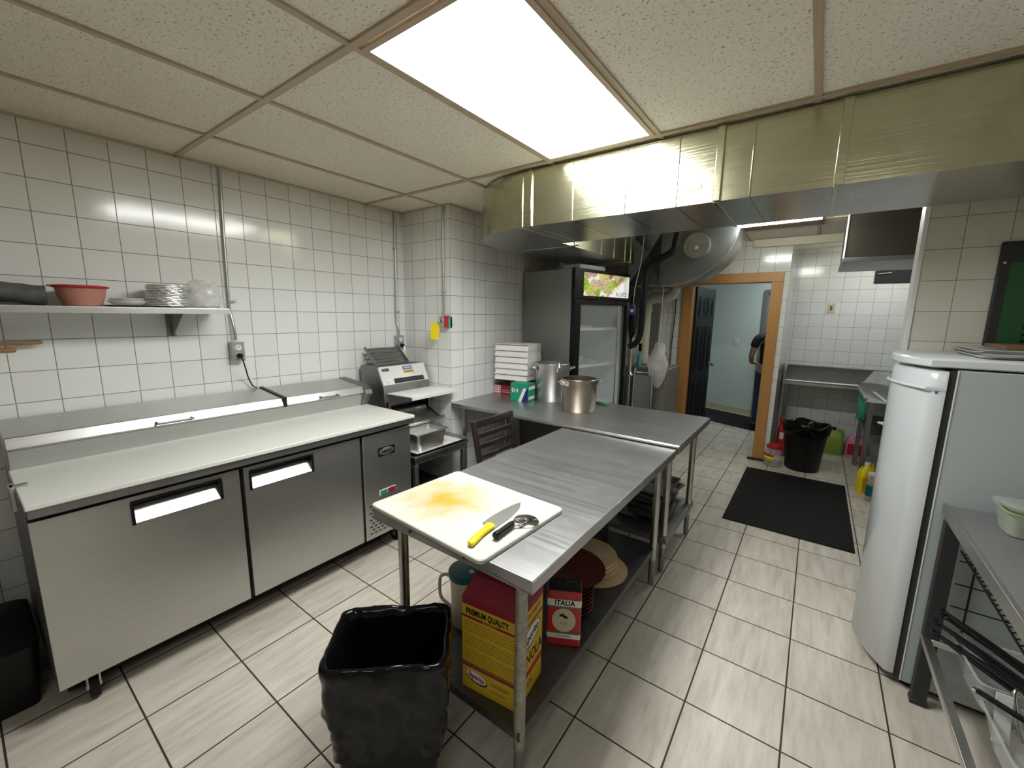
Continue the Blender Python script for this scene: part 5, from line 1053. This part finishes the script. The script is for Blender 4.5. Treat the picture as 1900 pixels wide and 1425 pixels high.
part(MB().box(0.0, 1.3, 0, 0.9, 0.0, 0.362), 'hood_body', 'hood', t, bevel=0.002); part(MB().box(-0.008, 1.3, -0.012, 0.9, -0.022, 0.012), 'bottom_lip', 'ss_dark', t, bevel=0.003); part(MB().box(-0.008, 0.004, -0.008, 0.004, 0.0, 0.36), 'corner_strip', 'whitetrim', t)
t = thing('wall_opening', 'shade-dark opening high in the back wall under the hood box', 'opening', (3.70, 6.598, 2.20))
part(MB().box(-0.155, 0.40, -0.006, 0.0, -0.115, 0.115), 'shade_plate', 'darkhole', t); part(MB().box(-0.165, 0.40, -0.014, 0, 0.115, 0.125).box(-0.165, 0.40, -0.014, 0, -0.125, -0.115).box(-0.165, -0.155, -0.014, 0, -0.115, 0.115), 'edge', 'black', t)
part(MB().cyl((-0.13, -0.02, 0.03), (0.39, -0.02, 0.04), 0.012, n=10).cyl((-0.11, -0.018, 0.075), (0.39, -0.018, 0.085), 0.010, n=10).cyl((-0.14, -0.02, -0.02), (-0.02, -0.02, -0.01), 0.008, n=10), 'pipes', 'ss_dark', t)
t = thing('wall_outlet', 'cream outlet cover on the white tiled back wall', 'outlet', (3.165, 6.6, 1.785))
part(MB().box(-0.038, 0.038, -0.007, -0.0002, -0.06, 0.06), 'plate', 'cream', t, bevel=0.002); part(MB().box(-0.012, 0.012, -0.010, -0.007, -0.03, 0.03), 'socket', 'brownb', t)
tag(MB().box(2.7505, 2.7545, 5.60, 6.598, 0.0, 1.07).build('steel_wall_panel', 'ss_dark'), 'dull steel sheet on the recess side wall, right of the doorway', 'wall panel')
# ================================================================ DISH TABLE, SINK
t = thing('dish_table', 'L-shaped stainless dish table with high backsplash in the back recess', 'dish table', (0, 0, 0))
part(MB().box(2.79, 4.3, 6.565, 6.597, 0.86, 1.055).box(2.79, 4.3, 6.54, 6.597, 1.04, 1.056), 'backsplash', 'gal', t, bevel=0.003)
part(MB().box(2.79, 3.50, 6.19, 6.565, 0.862, 0.868).box(3.50, 4.3, 5.2, 6.565, 0.862, 0.868), 'tabletop', 'ss_x', t)
part(MB().cyl((2.79, 6.19, 0.890), (3.51, 6.19, 0.890), 0.014, n=12).cyl((3.51, 6.19, 0.890), (3.51, 5.2, 0.890), 0.014, n=12).box(2.79, 3.505, 6.186, 6.192, 0.845, 0.89).box(3.506, 3.512, 5.2, 6.19, 0.845, 0.89).box(2.785, 2.79, 6.19, 6.565, 0.845, 0.95), 'rolled_rim', 'ss_y', t)
part(MB().prism([(6.22, 0.86), (6.22, 0.84), (6.56, 0.70), (6.58, 0.70), (6.58, 0.86)], 0, 2.84, 2.845).box(2.83, 2.86, 6.585, 6.597, 0.66, 0.86), 'bracket', 'whitetrim', t)
for x, y in ((2.82, 6.23), (3.565, 6.02), (3.56, 5.25), (4.25, 5.25)): part(MB().box(x - 0.02, x + 0.02, y - 0.02, y + 0.02, 0, 0.862), 'leg', 'ss_dark', t, bevel=0.003)
part(MB().box(3.56, 4.25, 5.3, 6.4, 0.52, 0.53).box(3.55, 3.56, 5.3, 6.4, 0.50, 0.54), 'cross_shelf', 'ss_dark', t)
t = thing('sink_cabinet', 'dull steel sink cabinet between the white fridge and the dish table', 'sink', (3.70, 3.85, 0))
part(MB().box(0, 0.6, 0, 1.25, 0.04, 0.76), 'cabinet_body', 'ss_dark', t, bevel=0.004)
part(MB().box(-0.04, 0.62, -0.01, 1.27, 0.76, 0.80).box(0.56, 0.62, -0.01, 1.27, 0.80, 1.0), 'sink_rim', 'ss_y', t, bevel=0.004)
part(MB().tube([(0.5, 0.6, 0.80), (0.5, 0.6, 1.05), (0.42, 0.6, 1.12), (0.25, 0.6, 1.08), (0.22, 0.6, 1.0)], 0.012, n=12, sm=5), 'faucet', 'chrome', t)
tag(MB().box(-0.12, 0.2, -0.22, 0.22, 0, 0.014).build('cutting_board', 'white', loc=(3.73, 4.35, 0.8012), rot=(0, 0, 0.35), bevel=0.003), 'white cutting board lying across the sink cabinet rim', 'cutting board')
tag(MB().box(-0.07, 0.10, -0.09, 0.09, 0, 0.06).build('white_box', 'paper', loc=(3.73, 4.86, 0.8012), rot=(0, 0, 0.1), bevel=0.002), 'small white box on the sink cabinet beside the white board', 'box')
tag(MB().tube([(0.0, 0.0, 0.0), (0.06, -0.25, -0.04), (0.14, -0.62, -0.10)], 0.018, n=12).build('steel_lever', 'alu', loc=(3.60, 5.62, 0.905 + 0.0)), 'steel lever arm sloping from the dish table towards the sink cabinet', 'lever')
m = MB(); rings = []
for i in range(14):
    a = i / 13
    rings.append([noisy((0.0 + (-0.035 + 0.07 * j / 11), -0.02 - 0.03 * math.sin(a * 3) , -0.30 * a + 0.02 * math.sin(j * 1.3)), 0.012, 14, 3) for j in range(12)])
m.loft(rings, closed=False)
tag(m.build('dish_cloth', 'greencloth', loc=(3.545, 5.93, 0.86), solid=0.012), 'green cloth hanging from the corner of the dish table', 'cloth')
m = MB().loft([rrect(0.30, 0.42, 0.05, 0.0), rrect(0.34, 0.46, 0.05, 0.15), rrect(0.37, 0.49, 0.04, 0.155), rrect(0.37, 0.49, 0.04, 0.160), rrect(0.33, 0.45, 0.05, 0.150), rrect(0.29, 0.41, 0.05, 0.005)], cap=(True, True))
tag(m.build('plastic_tub', 'clearp', loc=(3.80, 5.95, 1.045), rot=(PI - 0.1, 0.42, 0.3)), 'frosted plastic tub leaning upside down on the dish table', 'tub')
# ================================================================ FLOOR THINGS AT THE BACK
o = MB().box(2.585, 3.448, 3.652, 5.142, 0.0, 0.011).build('floor_mat', 'matrub', bevel=0.005); tag(o, 'black ribbed rubber mat on the kitchen floor before the far bin', 'mat')
t = thing('trash_can', 'round black trash can near the back wall beside the dish table', 'trash can', (3.075, 5.50, 0))
part(MB().lathe([(0.155, 0), (0.16, 0.006), (0.203, 0.49), (0.21, 0.50), (0.205, 0.51), (0.195, 0.49), (0.152, 0.01), (0, 0.01)], n=40, cap=(True, False)), 'can_body', 'black', t)
m = MB(); rings = []
for z, r, am in ((0.40, 0.205, 0.012), (0.43, 0.217, 0.012), (0.47, 0.222, 0.010), (0.50, 0.222, 0.008), (0.522, 0.212, 0.008), (0.520, 0.198, 0.006), (0.49, 0.186, 0.01), (0.40, 0.17, 0.012), (0.25, 0.15, 0.012)):
    rings.append([noisy((r * math.cos(2 * PI * j / 56), r * math.sin(2 * PI * j / 56), z + 0.014 * math.sin(j * 0.5)), am, 14, 2) for j in range(56)])
m.loft(rings, cap=(False, True)); tag(m.build('bin_liner', 'binbag', loc=(3.075, 5.50, 0), auto=180), 'black plastic liner folded over the round far bin', 'bin liner')
t = thing('snack_jar', 'clear round jar with red screw lid beside the door frame', 'jar', (2.805, 5.405, 0))
part(MB().lathe([(0.075, 0), (0.085, 0.01), (0.088, 0.08), (0.085, 0.17), (0.070, 0.205), (0.068, 0.215)], n=36, cap=(True, False)), 'jar_body', 'jarglass', t)
part(MB().lathe([(0.074, 0.205), (0.076, 0.238), (0.070, 0.243), (0.055, 0.243), (0.054, 0.252), (0, 0.252)], n=36, cap=(True, False)), 'jar_lid', 'red', t, 'red ribbed lid')
for z0, z1, mt, nm in ((0.118, 0.148, 'red', 'red_label_band'), (0.085, 0.118, 'yellow', 'yellow_label_band'), (0.058, 0.085, 'dough', 'green_label_band')):
    A = [(0.0893 * math.cos(a), 0.0893 * math.sin(a)) for a in [math.radians(185 + 9 * i) for i in range(11)]]
    part(MB().loft([[(x, y, z0) for x, y in A], [(x, y, z1) for x, y in A]], closed=False), nm, mt, t, solid=0.001)
t = thing('fire_extinguisher', 'small red extinguisher behind the round bin, against the recess wall', 'fire extinguisher', (2.845, 5.86, 0))
part(MB().lathe([(0.045, 0), (0.05, 0.01), (0.05, 0.33), (0.03, 0.38), (0.015, 0.40)], n=28), 'cylinder', 'red', t); part(MB().lathe([(0.025, 0.40), (0.04, 0.42), (0.035, 0.47), (0, 0.48)], n=20, cap=(True, False)), 'valve_head', 'red', t); part(MB().box(-0.02, 0.02, -0.052, -0.049, 0.22, 0.30), 'label', 'paper', t)
def jug(label, loc, liquid, name='jug', h=0.32, w=0.095, lab=None, rz=0.0):
    t = thing(name, label, 'bottle', loc, rz)
    R_ = [rrect(2 * w * k, 1.5 * w * k2, 0.03, z * h, 6) for k, k2, z in ((0.94, 0.94, 0.0), (1, 1, 0.02), (1, 1, 0.6), (0.85, 0.9, 0.74), (0.45, 0.5, 0.88))]
    c = part(MB().loft(R_), 'jug_body', liquid, t)
    part(MB().tube([(w * 0.35, 0, h * 0.90), (w * 0.80, 0, h * 0.86), (w * 0.98, 0, h * 0.70), (w * 0.95, 0, h * 0.60)], 0.011, n=10, sm=4), 'jug_handle', liquid, t)
    part(MB().lathe([(0.022, h * 0.87), (0.022, h * 0.97), (0.0, h * 0.975)], n=20, cap=(True, False)), 'cap', 'black' if lab is None else 'whitetrim', t)
    if lab: part(MB().box(-w * 0.8, w * 0.8, -0.76 * w, -0.745 * w, 0.08 * h, 0.52 * h), 'label', lab, t)
    return t
jug('lime green detergent jug against the back wall beside the round bin', (3.36, 6.42, 0), 'dough', h=0.335, w=0.105)
jug('pink jug with red label behind the dish table leg', (3.575, 6.42, 0), 'pinkj', h=0.30, w=0.085, lab='red')
jug('yellow bleach bottle standing by the sink cabinet', (3.585, 5.08, 0), 'yellow', 'bottle', h=0.31, w=0.062, lab='yellowlab', rz=0.5)
t = thing('spray_bottle', 'clear spray bottle with dark label in front of the yellow bottle', 'bottle', (3.615, 4.875, 0))
part(MB().lathe([(0.036, 0), (0.040, 0.005), (0.040, 0.17), (0.015, 0.215), (0.014, 0.235)], n=24), 'bottle_body', 'jarglass', t); part(MB().lathe([(0.0405, 0.05), (0.0405, 0.15)], n=24, cap=(False, False)), 'label', 'teal', t)
part(MB().box(-0.035, 0.03, -0.014, 0.014, 0.235, 0.272).box(-0.03, -0.02, -0.008, 0.008, 0.19, 0.235), 'trigger', 'whitetrim', t, bevel=0.004)
tag(MB().box(2.545, 2.715, 5.46, 5.519, 0.0, 0.018).build('door_stop', 'black', bevel=0.005), 'black wedge at the foot of the right door post', 'door stop')
# ================================================================ WHITE FRIDGE
t = thing('white_fridge', 'white curved-door upright fridge at the right', 'refrigerator', (0, 0, 0))
FY0, FY1 = 2.376, 2.936
part(MB().box(3.530, 4.12, FY0, FY1, 0.035, 1.455), 'cabinet', 'greyside', t, 'light grey side panel', bevel=0.004)
part(MB().box(3.505, 3.530, FY0 + 0.008, FY1 - 0.008, 0.045, 1.452), 'door_gasket', 'darkgrey', t)
part(MB().box(3.5295, 3.533, FY0 - 0.003, FY0 + 0.001, 0.04, 1.455), 'edge_trim', 'whitetrim', t)
def bow(x0, b, z, inset=0.0, n=18):
    ym = (FY0 + FY1) / 2; hw = (FY1 - FY0) / 2 - inset; pts = [(3.506, ym - hw, z)]
    for i in range(n + 1):
        u = -1 + 2 * i / n; pts.append((x0 + inset - b * (1 - abs(u) ** 2.0), ym + u * hw, z))
    pts.append((3.506, ym + hw, z)); return pts
part(MB().loft([bow(3.473, 0.092, 0.05, 0.008), bow(3.470, 0.097, 0.062), bow(3.465, 0.097, 1.36), bow(3.465, 0.093, 1.435), bow(3.472, 0.088, 1.448, 0.006)]), 'door', 'whitep', t, 'curved white door', auto=62)
part(MB().loft([bow(3.449, 0.085, 1.365, -0.001), bow(3.444, 0.088, 1.372, -0.003), bow(3.448, 0.087, 1.380, -0.002)], cap=(False, False)), 'door_bead', 'whitep', t)
def slab(z, i_):
    return [(x if x < 3.50 else 4.125, y, z) for x, y, z in bow(3.452, 0.090, z, i_)]
part(MB().loft([slab(1.462, 0.004), slab(1.467, -0.004), slab(1.492, -0.004), slab(1.500, 0.006)]), 'top_cover', 'whitep', t, bevel=0.002)
part(MB().box(3.474, 3.482, FY0 - 0.001, FY0 + 0.001, 1.375, 1.395), 'blue_mark', 'blue', t, 'small blue mark', loc=(0.0, -0.0005, -0.02))
for x, y in ((3.56, FY0 + 0.05), (3.56, FY1 - 0.05), (4.06, FY0 + 0.05), (4.06, FY1 - 0.05)): part(MB().cyl((x, y, 0), (x, y, 0.04), 0.02, n=16), 'foot', 'black', t)
for k in range(4):
    w_, d_ = 0.62, 0.44
    o = MB().loft([rrect(w_ - 0.05, d_ - 0.05, 0.02, 0), rrect(w_ - 0.012, d_ - 0.012, 0.03, 0.013), rrect(w_, d_, 0.03, 0.0145), rrect(w_, d_, 0.03, 0.0125), rrect(w_ - 0.016, d_ - 0.016, 0.03, 0.0115), rrect(w_ - 0.054, d_ - 0.054, 0.02, 0.002)], cap=(True, True)).build('sheet_pan', 'satin', loc=(3.895 + (0.0, 0.012, -0.008, 0.004)[k], 2.665 + (0.0, -0.008, 0.01, 0.0)[k], 1.5012 + 0.0075 * k), rot=(0, 0, (0.0, 0.03, -0.02, 0.01)[k]))
    tag(o, '%s sheet pan of the stack on the white fridge' % ('lowest', 'second from the bottom', 'second from the top', 'topmost')[k], 'pan', 'sheet pans stacked on the white fridge')
tag(MB().box(-0.13, 0.16, -0.10, 0.12, 0, 0.018).build('brown_board', 'brownb', loc=(3.80, 2.62, 1.5385), rot=(0, 0, 0.05), bevel=0.002), 'brown board lying in the top sheet pan', 'board')
tag(MB().add([(-0.10, -0.10, 0.006), (0.12, -0.12, 0.010), (0.16, 0.06, 0.014), (-0.04, 0.08, 0.008)], [(0, 1, 2, 3)]).build('paper_sheet', 'paleblue', loc=(3.90, 2.60, 1.552), solid=0.002), 'pale blue paper lying over the brown board on the fridge', 'paper')
tag(MB().box(-0.07, 0.10, -0.01, 0.012, 0, 0.010).build('steel_tongs', 'chrome', loc=(4.0, 2.56, 1.572), rot=(0, 0, -0.1), bevel=0.004), 'bright steel tool lying on the pale blue paper', 'tool')
t = thing('wall_board', 'green and black printed board on the cream-tiled wall above the fridge', 'sign', (3.705, 2.968, 1.30), 0)
part(MB().box(0, 0.60, -0.018, 0, 0, 0.715), 'backing', 'darkgrey', t, bevel=0.012); part(MB().box(0.04, 0.60, -0.0195, -0.018, 0.04, 0.62), 'green_panel', plain('dark_green_print', (0.012, 0.085, 0.022), 0.35), t)
m = MB(); random.seed(3)
for i in range(16):
    z = 0.10 + i * 0.031; L = random.uniform(0.06, 0.10)
    if i % 5 == 4: continue
    m.box(0.115, 0.115 + L, -0.0202, -0.0195, z, z + 0.012)
part(m, 'printed_lines', 'black', t)
for z in (0.05, 0.62): part(MB().lathe([(0.006, 0), (0.004, 0.002), (0, 0.0025)], n=10, cap=(True, False), mat=Matrix.Translation((0.02, -0.018, z)) @ Matrix.Rotation(PI / 2, 4, 'X')), 'screw', 'chrome', t)
# ================================================================ SIDE TABLE AT THE RIGHT EDGE
t = thing('side_table', 'grey steel side table in front of the white fridge', 'table', (0, 0, 0))
SX, SY, SZ = 3.556, 2.358, 0.905
part(MB().box(SX, 4.30, 0.75, SY, SZ - 0.004, SZ), 'tabletop', 'midgrey', t)
part(MB().box(SX - 0.002, SX + 0.002, 0.75, SY, SZ - 0.042, SZ + 0.002).box(SX, 4.30, SY - 0.002, SY + 0.002, SZ - 0.042, SZ + 0.001).box(SX - 0.002, SX + 0.010, 0.75, SY, SZ, SZ + 0.004), 'edge_rim', 'ss_y', t, bevel=0.001)
for x, y in ((SX + 0.03, SY - 0.035), (SX + 0.03, 0.80), (4.26, SY - 0.035), (4.26, 0.80)): part(MB().box(x - 0.025, x + 0.025, y - 0.02, y + 0.02, 0.02, SZ - 0.004).box(x - 0.028, x + 0.028, y - 0.023, y + 0.023, 0, 0.022), 'leg', 'darkgrey', t, bevel=0.003)
part(MB().box(SX + 0.002, SX + 0.032, 0.80, SY - 0.03, 0.300, 0.325).box(4.24, 4.27, 0.80, SY - 0.03, 0.300, 0.325).box(SX + 0.03, 4.25, SY - 0.06, SY - 0.04, 0.300, 0.325).box(SX + 0.03, 4.25, 1.55, 1.57, 0.300, 0.325), 'lower_rail', 'alu', t, bevel=0.003)
t = thing('wire_rack', 'dark wire rack hung inside the side table', 'rack', (0, 0, 0))
m = MB()
for z in (0.83, 0.70, 0.60, 0.50): m.cyl((3.62, 2.30, z), (4.2, 2.30, z), 0.0028, n=6)
for x in (3.665, 3.95, 4.2): m.cyl((x, 2.30, 0.40), (x, 2.30, 0.86), 0.0035, n=6)
m.cyl((3.63, 2.28, 0.80), (3.72, 2.28, 0.80), 0.004, n=8)
part(m, 'wire_grid', 'black', t)
m = MB()
for k in range(34): m.cyl((3.618, 2.27 - 0.030 * k, 0.742), (3.68, 2.27 - 0.030 * k, 0.762), 0.0025, n=5)
m.cyl((3.618, 2.30, 0.742), (3.618, 1.20, 0.742), 0.0035, n=6).cyl((3.68, 2.30, 0.762), (3.68, 1.20, 0.762), 0.0035, n=6)
part(m, 'wire_ledge', 'black', t)
t = thing('food_container', 'clear lidded tub of green relish on the grey side table', 'container', (3.80, 2.185, SZ + 0.0045), 0.03)
def hollow(w0, d0, w1, d1, h, r=0.03, th=0.003): return MB().loft([rrect(w0, d0, r, 0), rrect(w1, d1, r, h), rrect(w1 + 0.014, d1 + 0.014, r, h + 0.001), rrect(w1 + 0.014, d1 + 0.014, r, h + 0.004), rrect(w1 - th, d1 - th, r, h + 0.003), rrect(w0 - th, d0 - th, r, th)], cap=(True, True))
part(hollow(0.25, 0.13, 0.28, 0.155, 0.085), 'tub', 'clearp', t); part(MB().loft([rrect(0.244, 0.124, 0.028, 0.004), rrect(0.266, 0.145, 0.028, 0.066)]), 'relish', 'olive', t, 'chopped green relish')
part(MB().loft([rrect(0.30, 0.175, 0.03, 0.0), rrect(0.31, 0.185, 0.03, 0.010), rrect(0.30, 0.175, 0.03, 0.013)]), 'lid', 'clearp', t, loc=(0.01, 0.0, 0.092), rot=(-0.08, 0.0, 0.05))
# utensil tubs on the lower rails
ZR = 0.3255
t = thing('utensil_tub', 'frosted tub of tongs on the lower rails, nearer the fridge', 'tub', (3.80, 2.06, ZR), 0.08)
part(hollow(0.30, 0.20, 0.36, 0.26, 0.12), 'tub', 'clearp', t)
t = thing('utensil_tub', 'frosted tub of dark-handled tools on the lower rails, nearer the camera', 'tub', (3.80, 1.72, ZR), 0.05)
part(hollow(0.30, 0.20, 0.36, 0.27, 0.12), 'tub', 'clearp', t)
def tongs(label, p0, p1, wid, mat='rubber', end='black'):
    t = thing('tongs', label, 'tongs', p0); q = Vector(p1) - Vector(p0); s = q.cross(Vector((0, 0, 1))).normalized()
    for k in (-1, 1): part(MB().tube([(0, 0, 0), tuple(q * 0.4 + s * k * wid), tuple(q + s * k * wid * 0.6)], 0.0075, n=8, sm=4), 'arm', mat, t)
    part(MB().tube([(0, 0, 0.0), tuple(-q * 0.03 + s * 0.012), tuple(-q * 0.075), tuple(-q * 0.03 - s * 0.012), (0, 0, 0)], 0.004, n=6, sm=4), 'hanging_loop', end, t)
tongs('black tongs sticking out over the lower rail, uppermost of the bunch', (3.585, 2.16, 0.530), (3.90, 2.02, 0.40), 0.016)
tongs('black tongs in the middle of the bunch over the lower rail', (3.565, 2.13, 0.495), (3.88, 1.98, 0.385), 0.014)
tongs('black tongs lowest in the bunch over the lower rail', (3.560, 2.10, 0.465), (3.86, 1.95, 0.37), 0.013)
tongs('black tongs farthest back in the bunch, along the tub edge', (3.60, 2.20, 0.49), (3.92, 2.09, 0.385), 0.013)
tongs('black tongs crossing under the bunch towards the clear cup', (3.62, 2.08, 0.45), (3.90, 1.90, 0.40), 0.012)
tongs('steel tongs lying inside the frosted tub nearer the fridge', (3.70, 2.06, 0.41), (3.93, 2.00, 0.385), 0.012, 'chrome', 'chrome')
t = thing('black_tool', 'long black-handled tool lying across the tub nearer the camera', 'tool', (3.600, 1.83, 0.475))
part(MB().tube([(0, 0, 0), (0.12, -0.05, -0.02), (0.28, -0.12, -0.04)], 0.009, n=10), 'tool_handle', 'rubber', t); part(MB().lathe([(0.007, -0.004), (0.007, 0.004)], n=10, c=(-0.004, 0.002, 0)), 'steel_ring', 'chrome', t)
t = thing('scoop', 'steel-necked scoop with a white bowl in the tub nearer the camera', 'scoop', (3.70, 1.86, 0.43))
part(MB().lathe([(0.0, -0.045), (0.03, -0.035), (0.045, 0.0), (0.043, 0.0), (0.028, -0.032), (0.0, -0.041)], n=24, cap=(False, False), c=(0.06, -0.06, 0.045)), 'scoop_bowl', 'white', t); part(MB().tube([(0.04, -0.03, 0.02), (0.0, 0.02, 0.06), (-0.01, 0.0, 0.03), (0.01, -0.05, -0.06)], 0.008, n=10, sm=5), 'neck', 'chrome', t)
t = thing('flat_spatula', 'white flat-bladed spatula standing in the tub nearer the camera', 'spatula', (3.66, 1.80, 0.345))
part(MB().box(-0.018, 0.018, -0.003, 0.003, 0.0, 0.15, mat=Matrix.Rotation(-0.25, 4, 'X')), 'blade', 'whitetrim', t); part(MB().cyl((0.012, 0, 0.0), (0.0, -0.02, 0.02), 0.006, n=8), 'stem', 'chrome', t)
tag(MB().lathe([(0.03, 0), (0.045, 0.03), (0.05, 0.07), (0.046, 0.07), (0.04, 0.03), (0, 0.005)], n=28, cap=(True, False)).build('measuring_cup', 'jarglass', loc=(3.87, 2.03, 0.40), rot=(0.5, 0.8, 0)), 'clear cup lying on the tongs under the side table', 'cup')
# ================================================================ PERSON IN THE LOBBY
def skin(name, mat, joints, edges, parent, sub=2, root=0):
    me = bpy.data.meshes.new(name); me.from_pydata([j[0] for j in joints], edges, []); me.materials.append(Mt[mat])
    o = bpy.data.objects.new(name, me); COL.objects.link(o)
    if parent: o.parent = parent
    md = o.modifiers.new('skin', 'SKIN'); md.use_smooth_shade = True
    sv = me.skin_vertices[0].data
    for i, (co, r) in enumerate(joints):
        sv[i].radius = (r, r) if isinstance(r, (int, float)) else r
        sv[i].use_root = (i == root)
    ms = o.modifiers.new('sub', 'SUBSURF'); ms.levels = sub; ms.render_levels = sub
    return o
PL = (2.55, 7.12, 0.008); PR = math.radians(200)
t = thing('person', 'person in black shirt and dark jeans standing half hidden behind the right door post', 'person', PL, PR); t.scale = (1, 1, 0.96)
J = [((0, 0, 0.93), (0.15, 0.10)), ((0, 0, 1.10), (0.135, 0.095)), ((0, 0, 1.28), (0.155, 0.105)), ((0, 0, 1.42), (0.13, 0.085)), ((0, 0.0, 1.50), (0.055, 0.055)), ((0, -0.01, 1.56), (0.06, 0.065)), ((0, -0.015, 1.66), (0.075, 0.09)), ((0, -0.01, 1.735), (0.06, 0.07)),
     ((0.19, 0, 1.42), 0.055), ((0.25, -0.02, 1.15), 0.042), ((0.20, -0.20, 1.02), 0.032), ((0.14, -0.27, 1.00), 0.026),
     ((-0.19, 0, 1.42), 0.055), ((-0.25, -0.02, 1.15), 0.042), ((-0.20, -0.20, 1.02), 0.032), ((-0.14, -0.27, 1.00), 0.026),
     ((0.09, 0, 0.85), 0.085), ((0.10, -0.01, 0.48), 0.055), ((0.10, 0.01, 0.09), 0.04), ((0.10, -0.10, 0.05), 0.035),
     ((-0.09, 0, 0.85), 0.085), ((-0.10, -0.01, 0.48), 0.055), ((-0.10, 0.01, 0.09), 0.04), ((-0.10, -0.10, 0.05), 0.035)]
E_ = [(0, 1), (1, 2), (2, 3), (3, 4), (4, 5), (5, 6), (6, 7), (3, 8), (8, 9), (9, 10), (10, 11), (3, 12), (12, 13), (13, 14), (14, 15), (0, 16), (16, 17), (17, 18), (18, 19), (0, 20), (20, 21), (21, 22), (22, 23)]
for s, wv in ((1, 11), (-1, 15)):
    wx, wy, wz = J[wv][0]
    pi_ = len(J); J.append(((wx - s * 0.035, wy - 0.045, wz - 0.01), (0.030, 0.018))); E_.append((wv, pi_))
    for k in range(4):
        a = len(J); dx = (-0.030 + 0.019 * k)
        J.append(((wx - s * 0.06 + dx * 0.6, wy - 0.085, wz - 0.010 + 0.008 * (k - 1.5)), 0.0095)); E_.append((pi_, a))
        L = (0.9, 1.0, 0.94, 0.75)[k]
        J.append(((wx - s * (0.075 + 0.005 * k) + dx * 0.6, wy - 0.085 - 0.03 * L, wz - 0.022 + 0.009 * (k - 1.5)), 0.0088)); E_.append((a, a + 1))
        J.append(((wx - s * (0.085 + 0.004 * k) + dx * 0.6, wy - 0.085 - 0.045 * L, wz - 0.045 + 0.009 * (k - 1.5)), 0.0075)); E_.append((a + 1, a + 2))
    a = len(J); J.append(((wx - s * 0.015, wy - 0.06, wz + 0.028), 0.0105)); E_.append((pi_, a)); J.append(((wx - s * 0.03, wy - 0.09, wz + 0.035), 0.009)); E_.append((a, a + 1))
body = skin('body', 'skin', J, E_, t, 1)
K = [((0, 0, 0.90), (0.165, 0.118)), ((0, 0, 1.10), (0.152, 0.112)), ((0, 0, 1.28), (0.172, 0.122)), ((0, 0, 1.43), (0.125, 0.085)), ((0, 0, 1.485), (0.068, 0.066)),
     ((0.19, 0, 1.425), 0.070), ((0.235, -0.01, 1.25), 0.062), ((-0.19, 0, 1.425), 0.070), ((-0.235, -0.01, 1.25), 0.062)]
skin('shirt', 'shirt', K, [(0, 1), (1, 2), (2, 3), (3, 4), (3, 5), (5, 6), (3, 7), (7, 8)], t, 2)
K = [((0, 0, 0.93), (0.158, 0.11)), ((0.09, 0, 0.82), 0.10), ((0.10, -0.01, 0.48), 0.074), ((0.10, 0.01, 0.08), 0.064), ((-0.09, 0, 0.82), 0.10), ((-0.10, -0.01, 0.48), 0.074), ((-0.10, 0.01, 0.08), 0.064)]
skin('jeans', 'jeans', K, [(0, 1), (1, 2), (2, 3), (0, 4), (4, 5), (5, 6)], t, 2)
for s in (1, -1):
    part(MB().loft([[(s * 0.10 + 0.047 * k * math.cos(2 * PI * i / 20), -0.05 + 0.135 * k * math.sin(2 * PI * i / 20), z) for i in range(20)] for k, z in ((0.95, 0), (1.0, 0.01), (1.0, 0.035), (0.85, 0.07), (0.6, 0.085))]), 'shoe', 'black', t)
part(MB().lathe([(0.093, 1.655), (0.100, 1.70), (0.088, 1.755), (0.05, 1.785), (0, 1.79)], c=(0, 0.008, 0), n=28, cap=(True, False), sy=1.12), 'hair', 'hair', t)
for s in (1, -1):
    part(MB().lathe([(0.0, -0.011), (0.008, -0.008), (0.011, 0), (0.008, 0.008), (0, 0.011)], c=(s * 0.032, -0.098, 1.655), n=14, cap=(False, False)), 'eye', 'eyew', t)
    part(MB().lathe([(0.0, -0.028), (0.010, -0.02), (0.014, 0.0), (0.012, 0.022), (0, 0.030)], c=(s * 0.082, 0.0, 1.645), n=12, cap=(False, False), sx=0.6, sy=1.3), 'ear', 'skin', t)
part(MB().loft([[(a * 0.010, -0.098 - b_ * 0.004, 1.665) for a, b_ in ((-1, 0), (0, 1), (1, 0), (0, -1))], [(a * 0.017, -0.105 - b_ * 0.018, 1.615) for a, b_ in ((-1, 0), (0, 1), (1, 0), (0, -1))], [(a * 0.012, -0.098 - b_ * 0.008, 1.605) for a, b_ in ((-1, 0), (0, 1), (1, 0), (0, -1))]]), 'nose', 'skin', t)
part(MB().box(-0.024, 0.024, -0.104, -0.092, 1.576, 1.588), 'mouth', 'redpan', t, bevel=0.004)
